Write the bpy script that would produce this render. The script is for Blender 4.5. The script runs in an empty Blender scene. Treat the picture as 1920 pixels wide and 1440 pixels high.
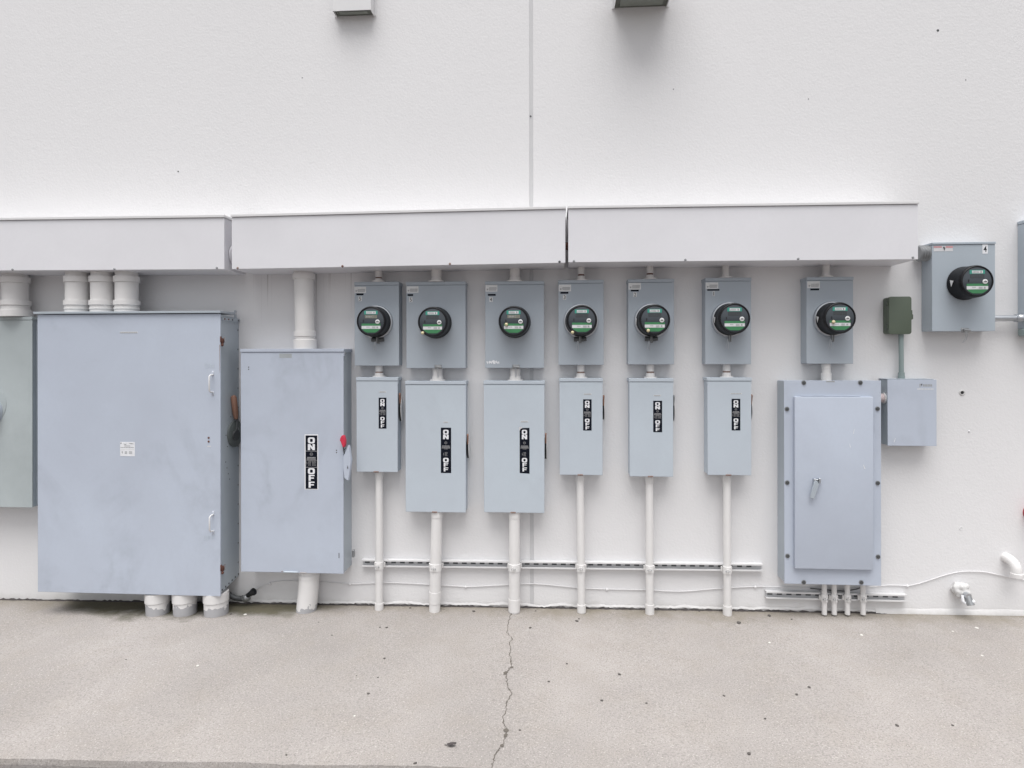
import bpy, bmesh, math, random
from mathutils import Vector, Matrix, noise as mnoise
random.seed(7)
S = bpy.context.scene
COL = S.collection

# ------------------------------------------------------------------ camera
F = 1150.0                    # focal length in photo pixels (1920 wide)
YH = 668.0                    # horizon row
D = 3.40                      # camera to wall, metres
TH = math.atan(0.066)         # small turn to the left
ROLL = 0.0012
H = 1.392
CAM = Vector((0, -D, H))
_ct, _st = math.cos(TH), math.sin(TH)

def ray(px, py):
    u, v = px-960.0, YH-py
    u, v = u-ROLL*v, v+ROLL*u
    return Vector((-_st*F+_ct*u, _ct*F+_st*u, v))
def at(px, py, d=0.0):
    r = ray(px, py); t = (D-d)/r.y
    return CAM+r*t
def at_x(px, py, X):
    r = ray(px, py); t = (X-CAM.x)/r.x
    return CAM+r*t
def mpp(px, py, d=0.0):       # metres per photo pixel at that place
    return at(px+.5, py, d).x-at(px-.5, py, d).x

cd = bpy.data.cameras.new("camera"); cam = bpy.data.objects.new("camera", cd); COL.objects.link(cam)
cd.sensor_width = 36.0; cd.lens = F/1920*36
cd.shift_y = -(720-YH)/1920
cd.clip_end = 500
cam.location = CAM
cam.rotation_euler = (math.radians(90), 0, TH)
cam.rotation_euler = (Matrix.Rotation(TH, 3, 'Z') @ Matrix.Rotation(math.radians(90), 3, 'X') @ Matrix.Rotation(-ROLL, 3, 'Z')).to_euler()
S.camera = cam

# ground plane through the wall foot
_g0, _g1 = at(0, 1122), at(1920, 1156)
GX = (_g1.z-_g0.z)/(_g1.x-_g0.x); GC = _g0.z-GX*_g0.x
def gz(x): return GC+GX*x
def at_g(px, py, lift=0.0):
    r = ray(px, py)
    t = (GC+GX*CAM.x-CAM.z)/(r.z-GX*r.x)
    p = CAM+r*t; p.z += lift
    return p

# ------------------------------------------------------------------ materials
def lin(c):
    c /= 255.0
    return c/12.92 if c <= .04045 else ((c+.055)/1.055)**2.4
class N:
    def __init__(s, name):
        s.m = bpy.data.materials.new(name); s.m.use_nodes = True
        s.t = s.m.node_tree; s.t.nodes.clear()
        s.out = s.t.nodes.new('ShaderNodeOutputMaterial')
        s.b = s.t.nodes.new('ShaderNodeBsdfPrincipled')
        s.t.links.new(s.b.outputs[0], s.out.inputs[0])
    def n(s, typ, **kw):
        x = s.t.nodes.new(typ)
        for k, v in kw.items():
            if k.startswith('i_'):
                key = k[2:]
                key = int(key) if key.isdigit() else key.replace('_', ' ')
                x.inputs[key].default_value = v
            else: setattr(x, k, v)
        return x
    def l(s, a, b): s.t.links.new(a, b)
    def math(s, op, a, b=None, c=None, clamp=False):
        x = s.n('ShaderNodeMath', operation=op); x.use_clamp = clamp
        for i, v in enumerate((a, b, c)):
            if v is None: continue
            if isinstance(v, (int, float)): x.inputs[i].default_value = v
            else: s.l(v, x.inputs[i])
        return x.outputs[0]
    def coords(s, rnd=True):
        tc = s.n('ShaderNodeTexCoord')
        if not rnd: return tc.outputs['Object']
        oi = s.n('ShaderNodeObjectInfo')
        r = s.math('MULTIPLY', oi.outputs['Random'], 37.0)
        cx = s.n('ShaderNodeCombineXYZ'); s.l(r, cx.inputs[0]); s.l(r, cx.inputs[2])
        va = s.n('ShaderNodeVectorMath', operation='ADD')
        s.l(tc.outputs['Object'], va.inputs[0]); s.l(cx.outputs[0], va.inputs[1])
        return va.outputs[0]
    def noise(s, vec, scale, detail=4, rough=.55, dist=0.0):
        x = s.n('ShaderNodeTexNoise'); x.inputs['Scale'].default_value = scale
        x.inputs['Detail'].default_value = detail; x.inputs['Roughness'].default_value = rough
        x.inputs['Distortion'].default_value = dist
        s.l(vec, x.inputs['Vector']); return x.outputs['Fac']
    def scl(s, vec, v):
        x = s.n('ShaderNodeVectorMath', operation='MULTIPLY'); s.l(vec, x.inputs[0]); x.inputs[1].default_value = v
        return x.outputs[0]
    def ramp(s, fac, pts):
        x = s.n('ShaderNodeValToRGB'); cr = x.color_ramp
        while len(cr.elements) < len(pts): cr.elements.new(.5)
        for e, (p, c) in zip(cr.elements, pts):
            e.position = p
            e.color = (c, c, c, 1) if isinstance(c, (int, float)) else (*c[:3], 1)
        s.l(fac, x.inputs[0]); return x.outputs[0]
    def mix(s, fac, a, b, blend='MIX'):
        x = s.n('ShaderNodeMix', data_type='RGBA', blend_type=blend)
        if isinstance(fac, (int, float)): x.inputs[0].default_value = fac
        else: s.l(fac, x.inputs[0])
        for v, i in ((a, 6), (b, 7)):
            if isinstance(v, tuple): x.inputs[i].default_value = (*v[:3], 1)
            else: s.l(v, x.inputs[i])
        return x.outputs[2]
    def bump(s, h, strength, dist):
        x = s.n('ShaderNodeBump'); x.inputs['Strength'].default_value = strength; x.inputs['Distance'].default_value = dist
        s.l(h, x.inputs['Height']); s.l(x.outputs[0], s.b.inputs['Normal'])
    def fin(s, col=None, rough=.5, metal=0.0, spec=None, coat=0.0):
        if col is not None:
            if isinstance(col, tuple): s.b.inputs['Base Color'].default_value = (*col[:3], 1)
            else: s.l(col, s.b.inputs['Base Color'])
        if isinstance(rough, (int, float)): s.b.inputs['Roughness'].default_value = rough
        else: s.l(rough, s.b.inputs['Roughness'])
        s.b.inputs['Metallic'].default_value = metal
        if spec is not None: s.b.inputs['Specular IOR Level'].default_value = spec
        if coat: s.b.inputs['Coat Weight'].default_value = coat; s.b.inputs['Coat Roughness'].default_value = .04
        return s.m

def paint(name, col, rough=.45, var=.05, vein=.0, bumpk=.05, tint=None, metal=0.0, spec=.4):
    g = N(name); v = g.coords()
    n1 = g.noise(v, 2.2, 5, .6, .3)
    n2 = g.noise(v, 60, 3, .6)
    dark = tuple(c*(1-var*1.6) for c in col); lite = tuple(min(1, c*(1+var)) for c in col)
    if tint: lite = tuple(min(1, c*t) for c, t in zip(lite, tint))
    c = g.mix(g.ramp(n1, [(.3, 0.), (.72, 1.)]), dark, lite)
    c = g.mix(g.ramp(n2, [(.3, 0.), (.8, .35)]), c, tuple(x*.93 for x in col))
    if vein:
        n3 = g.noise(g.scl(v, (1.0, 1.0, .75)), 1.9, 6, .55, .6)
        r = g.math('ABSOLUTE', g.math('SUBTRACT', n3, .5))
        w = g.ramp(r, [(0., vein*.62), (.025, vein*.42), (.065, 0.)])
        gate = g.math('MULTIPLY', g.ramp(g.noise(v, 1.3, 2), [(.42, 0.), (.6, 1.)]), g.ramp(g.noise(v, 17, 4, .65), [(.30, .25), (.65, 1.)]))
        c = g.mix(g.math('MULTIPLY', w, gate), c, tuple(x*.74 for x in col))
        # faint tide line spots
        n4 = g.noise(v, 9, 4, .6)
        c = g.mix(g.ramp(n4, [(.60, 0.), (.76, .20)]), c, tuple(x*.86 for x in col))
    if bumpk: g.bump(g.math('ADD', g.math('MULTIPLY', g.noise(v, 140, 2, .5), bumpk*.002), g.math('MULTIPLY', g.noise(v, 3.2, 2, .4), .0035)), 1.0, 1.0)
    rr = g.ramp(n1, [(0, max(.05, rough-.08)), (1, rough+.1)])
    return g.fin(c, rr, metal, spec)

def plain(name, col, rough=.5, metal=0.0, coat=0.0, spec=None):
    g = N(name); v = g.coords()
    n1 = g.noise(v, 35, 3)
    c = g.mix(g.ramp(n1, [(.35, 0.), (.7, 1.)]), tuple(x*.9 for x in col), col)
    return g.fin(c, rough, metal, spec, coat)

def mat_wall():
    g = N('stucco_white'); v = g.coords(False)
    n = g.noise(v, .7, 4, .5)
    base = (.742, .737, .745)
    c = g.mix(g.ramp(n, [(.3, 0.), (.7, 1.)]), tuple(x*.965 for x in base), base)
    n5 = g.noise(v, 5, 5, .6)
    c = g.mix(g.ramp(n5, [(.55, 0.), (.8, .35)]), c, tuple(x*.955 for x in base))
    # run-off streaks under the long trough, of their own length and place
    sx = g.n('ShaderNodeSeparateXYZ'); g.l(v, sx.inputs[0])
    zt = at(560, 512).z
    lo = at(455, 520).x; hi = at(660, 520).x
    inx = g.math('MULTIPLY', g.math('GREATER_THAN', sx.outputs[0], lo), g.math('LESS_THAN', sx.outputs[0], hi))
    st = g.noise(g.scl(v, (75, 1, .30)), 1.0, 3, .6)
    ln = g.noise(g.scl(v, (22, 1, 0.)), 1.0, 2, .5)
    depth = g.math('SUBTRACT', zt+.03, sx.outputs[2])
    fade = g.math('SUBTRACT', 1.0, g.math('DIVIDE', depth, g.math('MULTIPLY', ln, .62)), clamp=True)
    below = g.math('GREATER_THAN', depth, 0.0)
    m = g.math('MULTIPLY', g.ramp(st, [(.60, 0.), (.70, .8)]), g.math('MULTIPLY', fade, g.math('MULTIPLY', inx, below)))
    c = g.mix(m, c, (.23, .22, .20))
    # grime along the foot
    gzv = g.math('ADD', g.math('MULTIPLY', sx.outputs[0], GX), GC)
    hgt = g.math('SUBTRACT', sx.outputs[2], gzv)
    dn = g.noise(v, 14, 5, .65)
    edge = g.math('SUBTRACT', g.math('MULTIPLY', dn, .085), hgt)
    c = g.mix(g.ramp(g.math('MULTIPLY', edge, 12.0), [(0., 0.), (.6, .40)]), c, (.40, .385, .35))
    h = g.math('ADD', g.noise(v, 75, 4, .6), g.math('MULTIPLY', g.noise(v, 22, 3, .5), .7))
    g.bump(h, .30, .0042)
    return g.fin(c, .82, 0, .25)

def mat_ground(name, base, speck, moss=True):
    g = N(name); v = g.coords(False)
    big = g.noise(v, 1.1, 5, .55, .2)
    c = g.mix(g.ramp(big, [(.32, 0.), (.68, 1.)]), tuple(x*.82 for x in base), tuple(min(1, x*1.07) for x in base))
    mid = g.noise(v, 6, 5, .65)
    c = g.mix(g.ramp(mid, [(.45, 0.), (.75, .4)]), c, tuple(x*y for x, y in zip(base, (.84, .81, .74))))
    f = g.noise(v, 150, 4, .75)
    c = g.mix(g.ramp(f, [(.38, speck), (.5, 0.)]), c, tuple(x*.55 for x in base))
    f2 = g.noise(v, 175, 2, .6)
    c = g.mix(g.ramp(f2, [(.60, 0.), (.70, speck)]), c, tuple(min(1, x*1.5) for x in base))
    if moss:
        sx = g.n('ShaderNodeSeparateXYZ'); g.l(v, sx.inputs[0])
        dist = g.math('MULTIPLY', sx.outputs[1], -1.0)          # metres out from the wall
        nn = g.noise(v, 7, 5, .65)
        nb = g.noise(v, 1.6, 3, .5)
        xa, xb = at_g(60, 1150).x, at_g(640, 1150).x
        t1 = g.ramp(g.math('DIVIDE', g.math('SUBTRACT', sx.outputs[0], xa), xb-xa), [(0., .1), (.12, .8), (.45, 1.), (.84, .75), (1., .10)])
        reach = g.math('MULTIPLY', t1, g.math('ADD', .06, g.math('MULTIPLY', nn, .40)))
        k = g.math('DIVIDE', g.math('SUBTRACT', reach, dist), .13, clamp=True)
        c = g.mix(g.math('MULTIPLY', k, .90), c, (.060, .060, .036))
        # brownish damp edge along the whole wall foot
        reach2 = g.math('MULTIPLY', g.math('ADD', .3, nb), .22)
        k2 = g.math('DIVIDE', g.math('SUBTRACT', g.math('MULTIPLY', reach2, nn), g.math('MULTIPLY', dist, .55)), .10, clamp=True)
        c = g.mix(g.math('MULTIPLY', k2, .6), c, (.20, .175, .125))
    h = g.math('ADD', g.noise(v, 120, 3, .7), g.math('MULTIPLY', mid, .4))
    g.bump(h, .55, .005)
    return g.fin(c, .9, 0, .2)

def mat_pvc(name, worn=False):
    g = N(name); v = g.coords(False)
    base = (.75, .738, .732)
    n = g.noise(v, 9, 4)
    c = g.mix(g.ramp(n, [(.3, 0.), (.7, 1.)]), tuple(x*.93 for x in base), base)
    if worn:
        sx = g.n('ShaderNodeSeparateXYZ'); g.l(v, sx.inputs[0])
        nn = g.noise(g.coords(True), 16, 4, .6)
        e = g.math('ADD', g.math('MULTIPLY', g.math('SUBTRACT', nn, .5), .11), .052)
        k = g.math('LESS_THAN', sx.outputs[2], e)
        c = g.mix(k, c, (.40, .40, .415))
        d = g.math('LESS_THAN', sx.outputs[2], g.math('ADD', g.math('MULTIPLY', nn, .02), -.001))
        c = g.mix(g.math('MULTIPLY', d, .7), c, (.30, .28, .25))
    g.bump(g.noise(v, 60, 3), .06, .002)
    return g.fin(c, .45, 0, .4)

M = {}
M['wall'] = mat_wall()
M['concrete'] = mat_ground('worn_concrete', (.368, .342, .325), .70)
M['asphalt'] = mat_ground('grey_asphalt', (.17, .157, .153), .8, moss=False)
M['sealant'] = paint('joint_sealant', (.585, .585, .595), .7, .04)
M['trough'] = paint('trough_white_paint', (.725, .722, .752), .42, .03, 0, .03)
M['trim'] = paint('white_trim_paint', (.69, .688, .695), .5, .03)
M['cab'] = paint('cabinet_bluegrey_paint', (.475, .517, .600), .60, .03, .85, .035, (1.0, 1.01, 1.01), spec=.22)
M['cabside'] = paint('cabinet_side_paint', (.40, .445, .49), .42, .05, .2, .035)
M['cabgreen'] = paint('chalky_greygreen_paint', (.44, .485, .495), .6, .07, .6, .04, spec=.2)
M['disc'] = paint('switch_box_grey_paint', (.505, .555, .615), .60, .03, .3, .03, (.99, 1.01, 1.0), spec=.22)
M['meterbox'] = paint('meter_box_grey_paint', (.405, .450, .500), .55, .035, .2, .03, spec=.25)
M['meterbox2'] = paint('meter_box_greygreen_paint', (.40, .45, .50), .38, .03, .0, .03)
M['green'] = paint('olive_green_paint', (.105, .130, .098), .45, .05, 0, .04)
M['pvc'] = mat_pvc('white_pvc')
M['pvcw'] = mat_pvc('white_pvc_worn', True)
M['emt'] = plain('galvanised_steel', (.55, .57, .60), .35, .85)
M['emtg'] = paint('weathered_conduit', (.26, .32, .32), .5, .1, 0, .06)
M['steel'] = plain('dull_steel', (.32, .33, .34), .45, .6)
M['darksteel'] = plain('dark_steel', (.09, .095, .10), .5, .4)
M['rust'] = plain('rusted_steel', (.135, .060, .045), .85)
M['rustpale'] = plain('rusty_band', (.27, .19, .165), .8)
M['copper'] = plain('brown_grip', (.29, .155, .11), .5)
M['red'] = plain('red_plastic', (.62, .035, .075), .4)
M['redpaint'] = plain('red_enamel', (.42, .04, .06), .4)
M['black'] = plain('black_plastic', (.012, .013, .016), .42)
M['meterblk'] = plain('meter_dark_plastic', (.009, .009, .011), .42, 0, 0, .28)
M['face'] = plain('meter_face_dark', (.040, .050, .062), .3, 0, .6)
M['lcd'] = plain('lcd_grey', (.20, .20, .165), .3)
M['lcdoff'] = plain('lcd_dark', (.055, .062, .068), .25)
M['teal'] = plain('teal_print', (.045, .30, .23), .35)
M['lime'] = plain('green_print', (.05, .215, .09), .35)
M['paper'] = plain('white_label', (.66, .66, .68), .5)
M['papergrey'] = plain('grey_label', (.72, .725, .73), .5)
M['pink'] = plain('faded_red_print', (.62, .32, .34), .5)
M['ink'] = plain('dark_print', (.10, .10, .11), .6)
M['inkgrey'] = plain('grey_print', (.36, .37, .38), .6)
M['labelblk'] = plain('label_black', (.004, .006, .014), .55, 0, 0, .15)
M['labelwht'] = plain('label_white', (.80, .81, .84), .45)
M['labelgry'] = plain('label_small_print', (.30, .30, .31), .5)
M['cream'] = plain('cream_seal', (.66, .58, .36), .4)
M['hood_dark'] = plain('hood_shade_dark', (.10, .105, .09), .6)
M['worn'] = plain('worn_plate', (.36, .385, .40), .6)
M['pinkish'] = plain('primer_pink', (.60, .50, .50), .6)
M['mech'] = plain('dark_mechanism', (.12, .135, .135), .5)
M['lens'] = plain('hood_shade_grey', (.20, .215, .19), .25)
M['crack'] = plain('crack_dirt', (.13, .115, .10), .95)
M['gap'] = plain('dark_gap', (.07, .062, .062), .95)
M['stone'] = plain('dark_stone', (.095, .085, .08), .85)
M['leafm'] = plain('dry_leaf', (.06, .05, .05), .7)
M['chip'] = plain('white_chip', (.72, .70, .66), .8)
M['foam'] = paint('painted_wrap', (.62, .615, .61), .6, .06, 0, .5)

# ------------------------------------------------------------------ mesh builder
class MB:
    def __init__(s): s.bm = bmesh.new(); s.mats = []
    def mi(s, m):
        m = M[m]
        if m not in s.mats: s.mats.append(m)
        return s.mats.index(m)
    def _bev(s, faces, bev, seg):
        if bev:
            ed = list({e for f in faces for e in f.edges})
            bmesh.ops.bevel(s.bm, geom=ed, offset=bev, segments=seg, affect='EDGES', profile=.5, clamp_overlap=True)
    def box(s, x0, x1, y0, y1, z0, z1, m, bev=.0015, seg=1, mside=None):
        if x0 > x1: x0, x1 = x1, x0
        if y0 > y1: y0, y1 = y1, y0
        if z0 > z1: z0, z1 = z1, z0
        k = s.mi(m); ks = s.mi(mside) if mside else k
        v = [s.bm.verts.new((x, y, z)) for x in (x0, x1) for y in (y0, y1) for z in (z0, z1)]
        q = [(0, 1, 3, 2), (4, 6, 7, 5), (0, 4, 5, 1), (2, 3, 7, 6), (0, 2, 6, 4), (1, 5, 7, 3)]
        fs = []
        for i, idx in enumerate(q):
            f = s.bm.faces.new([v[j] for j in idx]); f.material_index = k if i == 2 else ks; fs.append(f)
        s._bev(fs, min(bev, .45*min(x1-x0, y1-y0, z1-z0)), seg)
        return s
    def poly(s, pts, m):
        f = s.bm.faces.new([s.bm.verts.new(p) for p in pts]); f.material_index = s.mi(m); return s
    def prism(s, pts, ext, m, bev=0, seg=1):       # pts: 3-D outline, ext: vector
        k = s.mi(m); ext = Vector(ext)
        a = [s.bm.verts.new(p) for p in pts]; b = [s.bm.verts.new(Vector(p)+ext) for p in pts]
        fs = [s.bm.faces.new(a), s.bm.faces.new(b[::-1])]
        n = len(pts)
        for i in range(n):
            fs.append(s.bm.faces.new((a[i], b[i], b[(i+1) % n], a[(i+1) % n])))
        for f in fs: f.material_index = k
        bmesh.ops.recalc_face_normals(s.bm, faces=fs)
        s._bev(fs, bev, seg); return s
    def lathe(s, o, axis, prof, m, seg=28, cap0=True, cap1=True, mats=None, ref=None):
        o = Vector(o); ax = Vector(axis).normalized()
        r = Vector(ref) if ref else Vector((0, 0, 1)) if abs(ax.z) < .9 else Vector((1, 0, 0))
        u = (r-ax*r.dot(ax)).normalized(); w = ax.cross(u)
        k = s.mi(m); rings = []
        for t, rad in prof:
            rings.append([s.bm.verts.new(o+ax*t+(u*math.cos(2*math.pi*i/seg)+w*math.sin(2*math.pi*i/seg))*rad) for i in range(seg)])
        fs = []
        for j in range(len(rings)-1):
            kk = s.mi(mats[j]) if mats else k
            for i in range(seg):
                f = s.bm.faces.new((rings[j][i], rings[j][(i+1) % seg], rings[j+1][(i+1) % seg], rings[j+1][i]))
                f.material_index = kk; fs.append(f)
        if cap0: f = s.bm.faces.new(rings[0][::-1]); f.material_index = s.mi(mats[0]) if mats else k; fs.append(f)
        if cap1: f = s.bm.faces.new(rings[-1]); f.material_index = s.mi(mats[-1]) if mats else k; fs.append(f)
        return s
    def cyl(s, p0, p1, r, m, seg=20, r1=None):
        p0, p1 = Vector(p0), Vector(p1)
        return s.lathe(p0, p1-p0, [(0, r), ((p1-p0).length, r if r1 is None else r1)], m, seg)
    def tube(s, pts, rad, m, seg=12):
        pts = [Vector(p) for p in pts]; n = len(pts)
        if isinstance(rad, (int, float)): rad = [rad]*n
        k = s.mi(m); rings = []; prev = None
        for i, p in enumerate(pts):
            t = (pts[min(i+1, n-1)]-pts[max(i-1, 0)]).normalized()
            if prev is None:
                r = Vector((0, 0, 1)) if abs(t.z) < .9 else Vector((1, 0, 0))
                u = (r-t*r.dot(t)).normalized()
            else: u = (prev-t*prev.dot(t)).normalized()
            prev = u; w = t.cross(u)
            rings.append([s.bm.verts.new(p+(u*math.cos(2*math.pi*j/seg)+w*math.sin(2*math.pi*j/seg))*rad[i]) for j in range(seg)])
        for a, b in zip(rings, rings[1:]):
            for i in range(seg):
                f = s.bm.faces.new((a[i], a[(i+1) % seg], b[(i+1) % seg], b[i])); f.material_index = k
        for f in (s.bm.faces.new(rings[0][::-1]), s.bm.faces.new(rings[-1])): f.material_index = k
        return s
    def blob(s, c, r, m, sub=2, amp=.25, sc=(1, 1, 1), seed=0):
        k = s.mi(m); res = bmesh.ops.create_icosphere(s.bm, subdivisions=sub, radius=1)
        for v in res['verts']:
            q = v.co*(1+amp*mnoise.noise(v.co*1.7+Vector((seed, seed*.7, 3))))
            v.co = Vector(c)+Vector((q.x*sc[0], q.y*sc[1], q.z*sc[2]))*r
            for f in v.link_faces: f.material_index = k
        return s
    def text(s, body, x, y, z, h, m, w=None, bold=.0, thick=.0004):
        cu = bpy.data.curves.new('t', 'FONT'); cu.body = body; cu.offset = bold; cu.align_x = 'CENTER'
        cu.resolution_u = 3; cu.extrude = 0
        ob = bpy.data.objects.new('t', cu); COL.objects.link(ob)
        dg = bpy.context.evaluated_depsgraph_get(); me = ob.evaluated_get(dg).to_mesh()
        xs = [v.co.x for v in me.vertices]; ys = [v.co.y for v in me.vertices]
        cx, hh, ww = (min(xs)+max(xs))/2, max(ys)-min(ys), max(xs)-min(xs)
        ky = h/hh; kx = (w/ww) if w else ky; k = s.mi(m); y0 = min(ys)
        vs = [s.bm.verts.new((x+(v.co.x-cx)*kx, y, z+(v.co.y-y0)*ky)) for v in me.vertices]
        for p in me.polygons:
            try: f = s.bm.faces.new([vs[i] for i in p.vertices]); f.material_index = k
            except ValueError: pass
        ob.evaluated_get(dg).to_mesh_clear()
        bpy.data.objects.remove(ob); bpy.data.curves.remove(cu); return s
    def build(s, name, parent=None, loc=None, smooth=20):
        """links everything as ONE mesh object; world coordinates go in"""
        if parent is not None:
            o = Vector(parent['org'])
        else:
            o = Vector(loc) if loc is not None else Vector((0, 0, 0))
        for v in s.bm.verts: v.co -= o
        s.bm.normal_update()
        ang = math.radians(smooth)
        for e in s.bm.edges:
            e.smooth = len(e.link_faces) == 2 and e.calc_face_angle(4) < ang
        for f in s.bm.faces: f.smooth = True
        me = bpy.data.meshes.new(name); s.bm.to_mesh(me); s.bm.free()
        for m in s.mats: me.materials.append(m)
        ob = bpy.data.objects.new(name, me); COL.objects.link(ob)
        ob['org'] = tuple(o)
        if parent is not None: ob.parent = parent
        else: ob.location = o
        return ob

def tag(o, label=None, cat=None, group=None, kind=None):
    if label: o['label'] = label
    if cat: o['category'] = cat
    if group: o['group'] = group
    if kind: o['kind'] = kind
    return o
def thing(name, loc, label, cat, group=None):
    o = bpy.data.objects.new(name, None); COL.objects.link(o); o.location = loc; o['org'] = tuple(loc)
    o.empty_display_size = .05
    return tag(o, label, cat, group)

def rect(x0, x1, yt, yb, d):   # photo rectangle on the plane d metres off the wall -> X0, X1, Z0, Z1
    xm, ym = (x0+x1)/2, (yt+yb)/2
    return at(x0, ym, d).x, at(x1, ym, d).x, at(xm, yb, d).z, at(xm, yt, d).z

# ------------------------------------------------------------------ lettering on the switch labels
def L_O(b, x0, x1, z0, z1, y, m, kx=.30, kz=.24):
    k = b.mi(m); n = 28; o = []; i_ = []
    cx, cz, rx, rz = (x0+x1)/2, (z0+z1)/2, (x1-x0)/2, (z1-z0)/2
    for j in range(n):
        a = 2*math.pi*j/n; c, s_ = math.cos(a), math.sin(a)
        e = 2/3.6
        px = math.copysign(abs(c)**e, c); pz = math.copysign(abs(s_)**e, s_)
        o.append(b.bm.verts.new((cx+rx*px, y, cz+rz*pz)))
        i_.append(b.bm.verts.new((cx+rx*(1-2*kx)*px, y, cz+rz*(1-2*kz)*pz)))
    for j in range(n):
        f = b.bm.faces.new((o[j], o[(j+1) % n], i_[(j+1) % n], i_[j])); f.material_index = k
def L_P(b, pts, x0, x1, z0, z1, y, m):
    b.poly([(x0+(x1-x0)*p[0], y, z0+(z1-z0)*p[1]) for p in pts], m)
PN = [(0, 0), (.33, 0), (.33, .5), (.68, 0), (1, 0), (1, 1), (.67, 1), (.67, .5), (.32, 1), (0, 1)]
PF = [(0, 0), (.36, 0), (.36, .36), (.90, .36), (.90, .57), (.36, .57), (.36, .79), (1, .79), (1, 1), (0, 1)]

def switch_label(parent, x0, x1, yt, yb, d, big=False, gap=False, curl=False):
    X0, X1, Z0, Z1 = rect(x0, x1, yt, yb, d)
    y = -d-.0006; b = MB(); w, h = X1-X0, Z1-Z0
    if big:
        b.box(X0-.006, X1+.005, -d, y, Z0-.004, Z1+.006, 'labelwht', 0)
        y -= .0008
    # backing with a lifted corner
    if curl:
        c = .28*w
        pts = [(X0, y, Z0), (X1, y, Z0-.003), (X1, y, Z1), (X0+c, y, Z1-.002), (X0+.3*c, y, Z1-.5*c), (X0, y, Z1-c*1.2)]
        b.poly(pts, 'labelblk')
        b.poly([(X0-.002, y+.0003, Z1-c*1.3), (X0+.3*c, y+.0003, Z1-.5*c), (X0+c, y+.0003, Z1-.002), (X0+c*.8, y-.004, Z1+.006), (X0-.003, y-.003, Z1+.004)], 'labelwht')
    else:
        b.poly([(X0, y, Z0), (X1, y, Z0), (X1, y, Z1), (X0, y, Z1)], 'labelblk')
    y -= .0007
    lx0, lx1 = X0+w*(.22 if not big else .20), X1-w*(.24 if not big else .20)
    Z = lambda t: Z1-h*t
    if big: rows = [(.035, .150, 'O'), (.160, .275, 'N'), (.612, .726, 'O'), (.738, .850, 'F'), (.864, .978, 'F')]
    elif gap: rows = [(.045, .150, 'O'), (.152, .255, 'N'), (.665, .765, 'O'), (.774, .862, 'F'), (.877, .965, 'F')]
    else: rows = [(.045, .160, 'O'), (.165, .275, 'N'), (.620, .735, 'O'), (.748, .846, 'F'), (.866, .965, 'F')]
    for a, c, ch in rows:
        if ch == 'O': L_O(b, lx0, lx1, Z(c), Z(a), y, 'labelwht')
        elif ch == 'N': L_P(b, PN, lx0, lx1, Z(c), Z(a), y, 'labelwht')
        else: L_P(b, PF, lx0+.06*w, lx1-.03*w, Z(c), Z(a), y, 'labelwht')
    # round maker's emblem: ring with a curl inside
    cz = Z(.335 if not big else .350); r = w*.135
    b.bm.verts.ensure_lookup_table()
    def ring(cx, cz, r, t, a0=0, a1=2*math.pi, n=20, m='labelgry'):
        k = b.mi(m); P = []
        for j in range(n+1):
            a = a0+(a1-a0)*j/n
            P.append((b.bm.verts.new((cx+math.cos(a)*r, y, cz+math.sin(a)*r)), b.bm.verts.new((cx+math.cos(a)*(r-t), y, cz+math.sin(a)*(r-t)))))
        for p, q in zip(P, P[1:]):
            f = b.bm.faces.new((p[0], q[0], q[1], p[1])); f.material_index = k
    cx = (lx0+lx1)/2
    ring(cx, cz, r, r*.18); ring(cx-r*.25, cz, r*.42, r*.16, .6, 5.6, 12); ring(cx+r*.28, cz, r*.38, r*.16, -2.2, 2.6, 12)
    def bars(t, xa, xb, n, m='labelgry', th=.008):
        x = X0+w*xa; rng = random.Random(int(t*1000))
        xe = X0+w*xb; cnt = 0
        while x < xe-w*.03:
            l = w*rng.uniform(.05, .14); e = min(x+l, xe)
            b.poly([(x, y, Z(t+th)), (e, y, Z(t+th)), (e, y, Z(t)), (x, y, Z(t))], m); x = e+w*.018
    top = .395 if not big else .405
    bars(top, .14, .86, 1, 'labelgry', .020); bars(top+.027, .10, .90, 1, 'labelgry', .020)
    bars(top+.056, .06, .94, 1, 'labelgry', .009); bars(top+.070, .32, .68, 1, 'labelgry', .009)
    t2 = .565 if gap else .50
    xa = .22 if gap else .06
    b.poly([(X0+w*(xa+.06), y, Z(t2-.03)), (X0+w*(xa+.01), y, Z(t2+.025)), (X0+w*(xa+.05), y, Z(t2+.025)), (X0+w*(xa+.03), y, Z(t2+.075)), (X0+w*(xa+.09), y, Z(t2+.012)), (X0+w*(xa+.05), y, Z(t2+.012))], 'labelgry')
    for k in range(4):
        bars(t2-.022+k*.024, xa+.17, xa+.42, 1, 'labelgry', .010)
        if not gap: bars(t2-.022+k*.024+.0005, xa+.50, xa+.84, 1, 'labelgry', .010)
    if big:
        for t in (.288, .592): b.poly([(X0, y, Z(t+.010)), (X1, y, Z(t+.010)), (X1, y, Z(t)), (X0, y, Z(t))], 'labelgry')
    return b.build('switch_label', parent)

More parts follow.
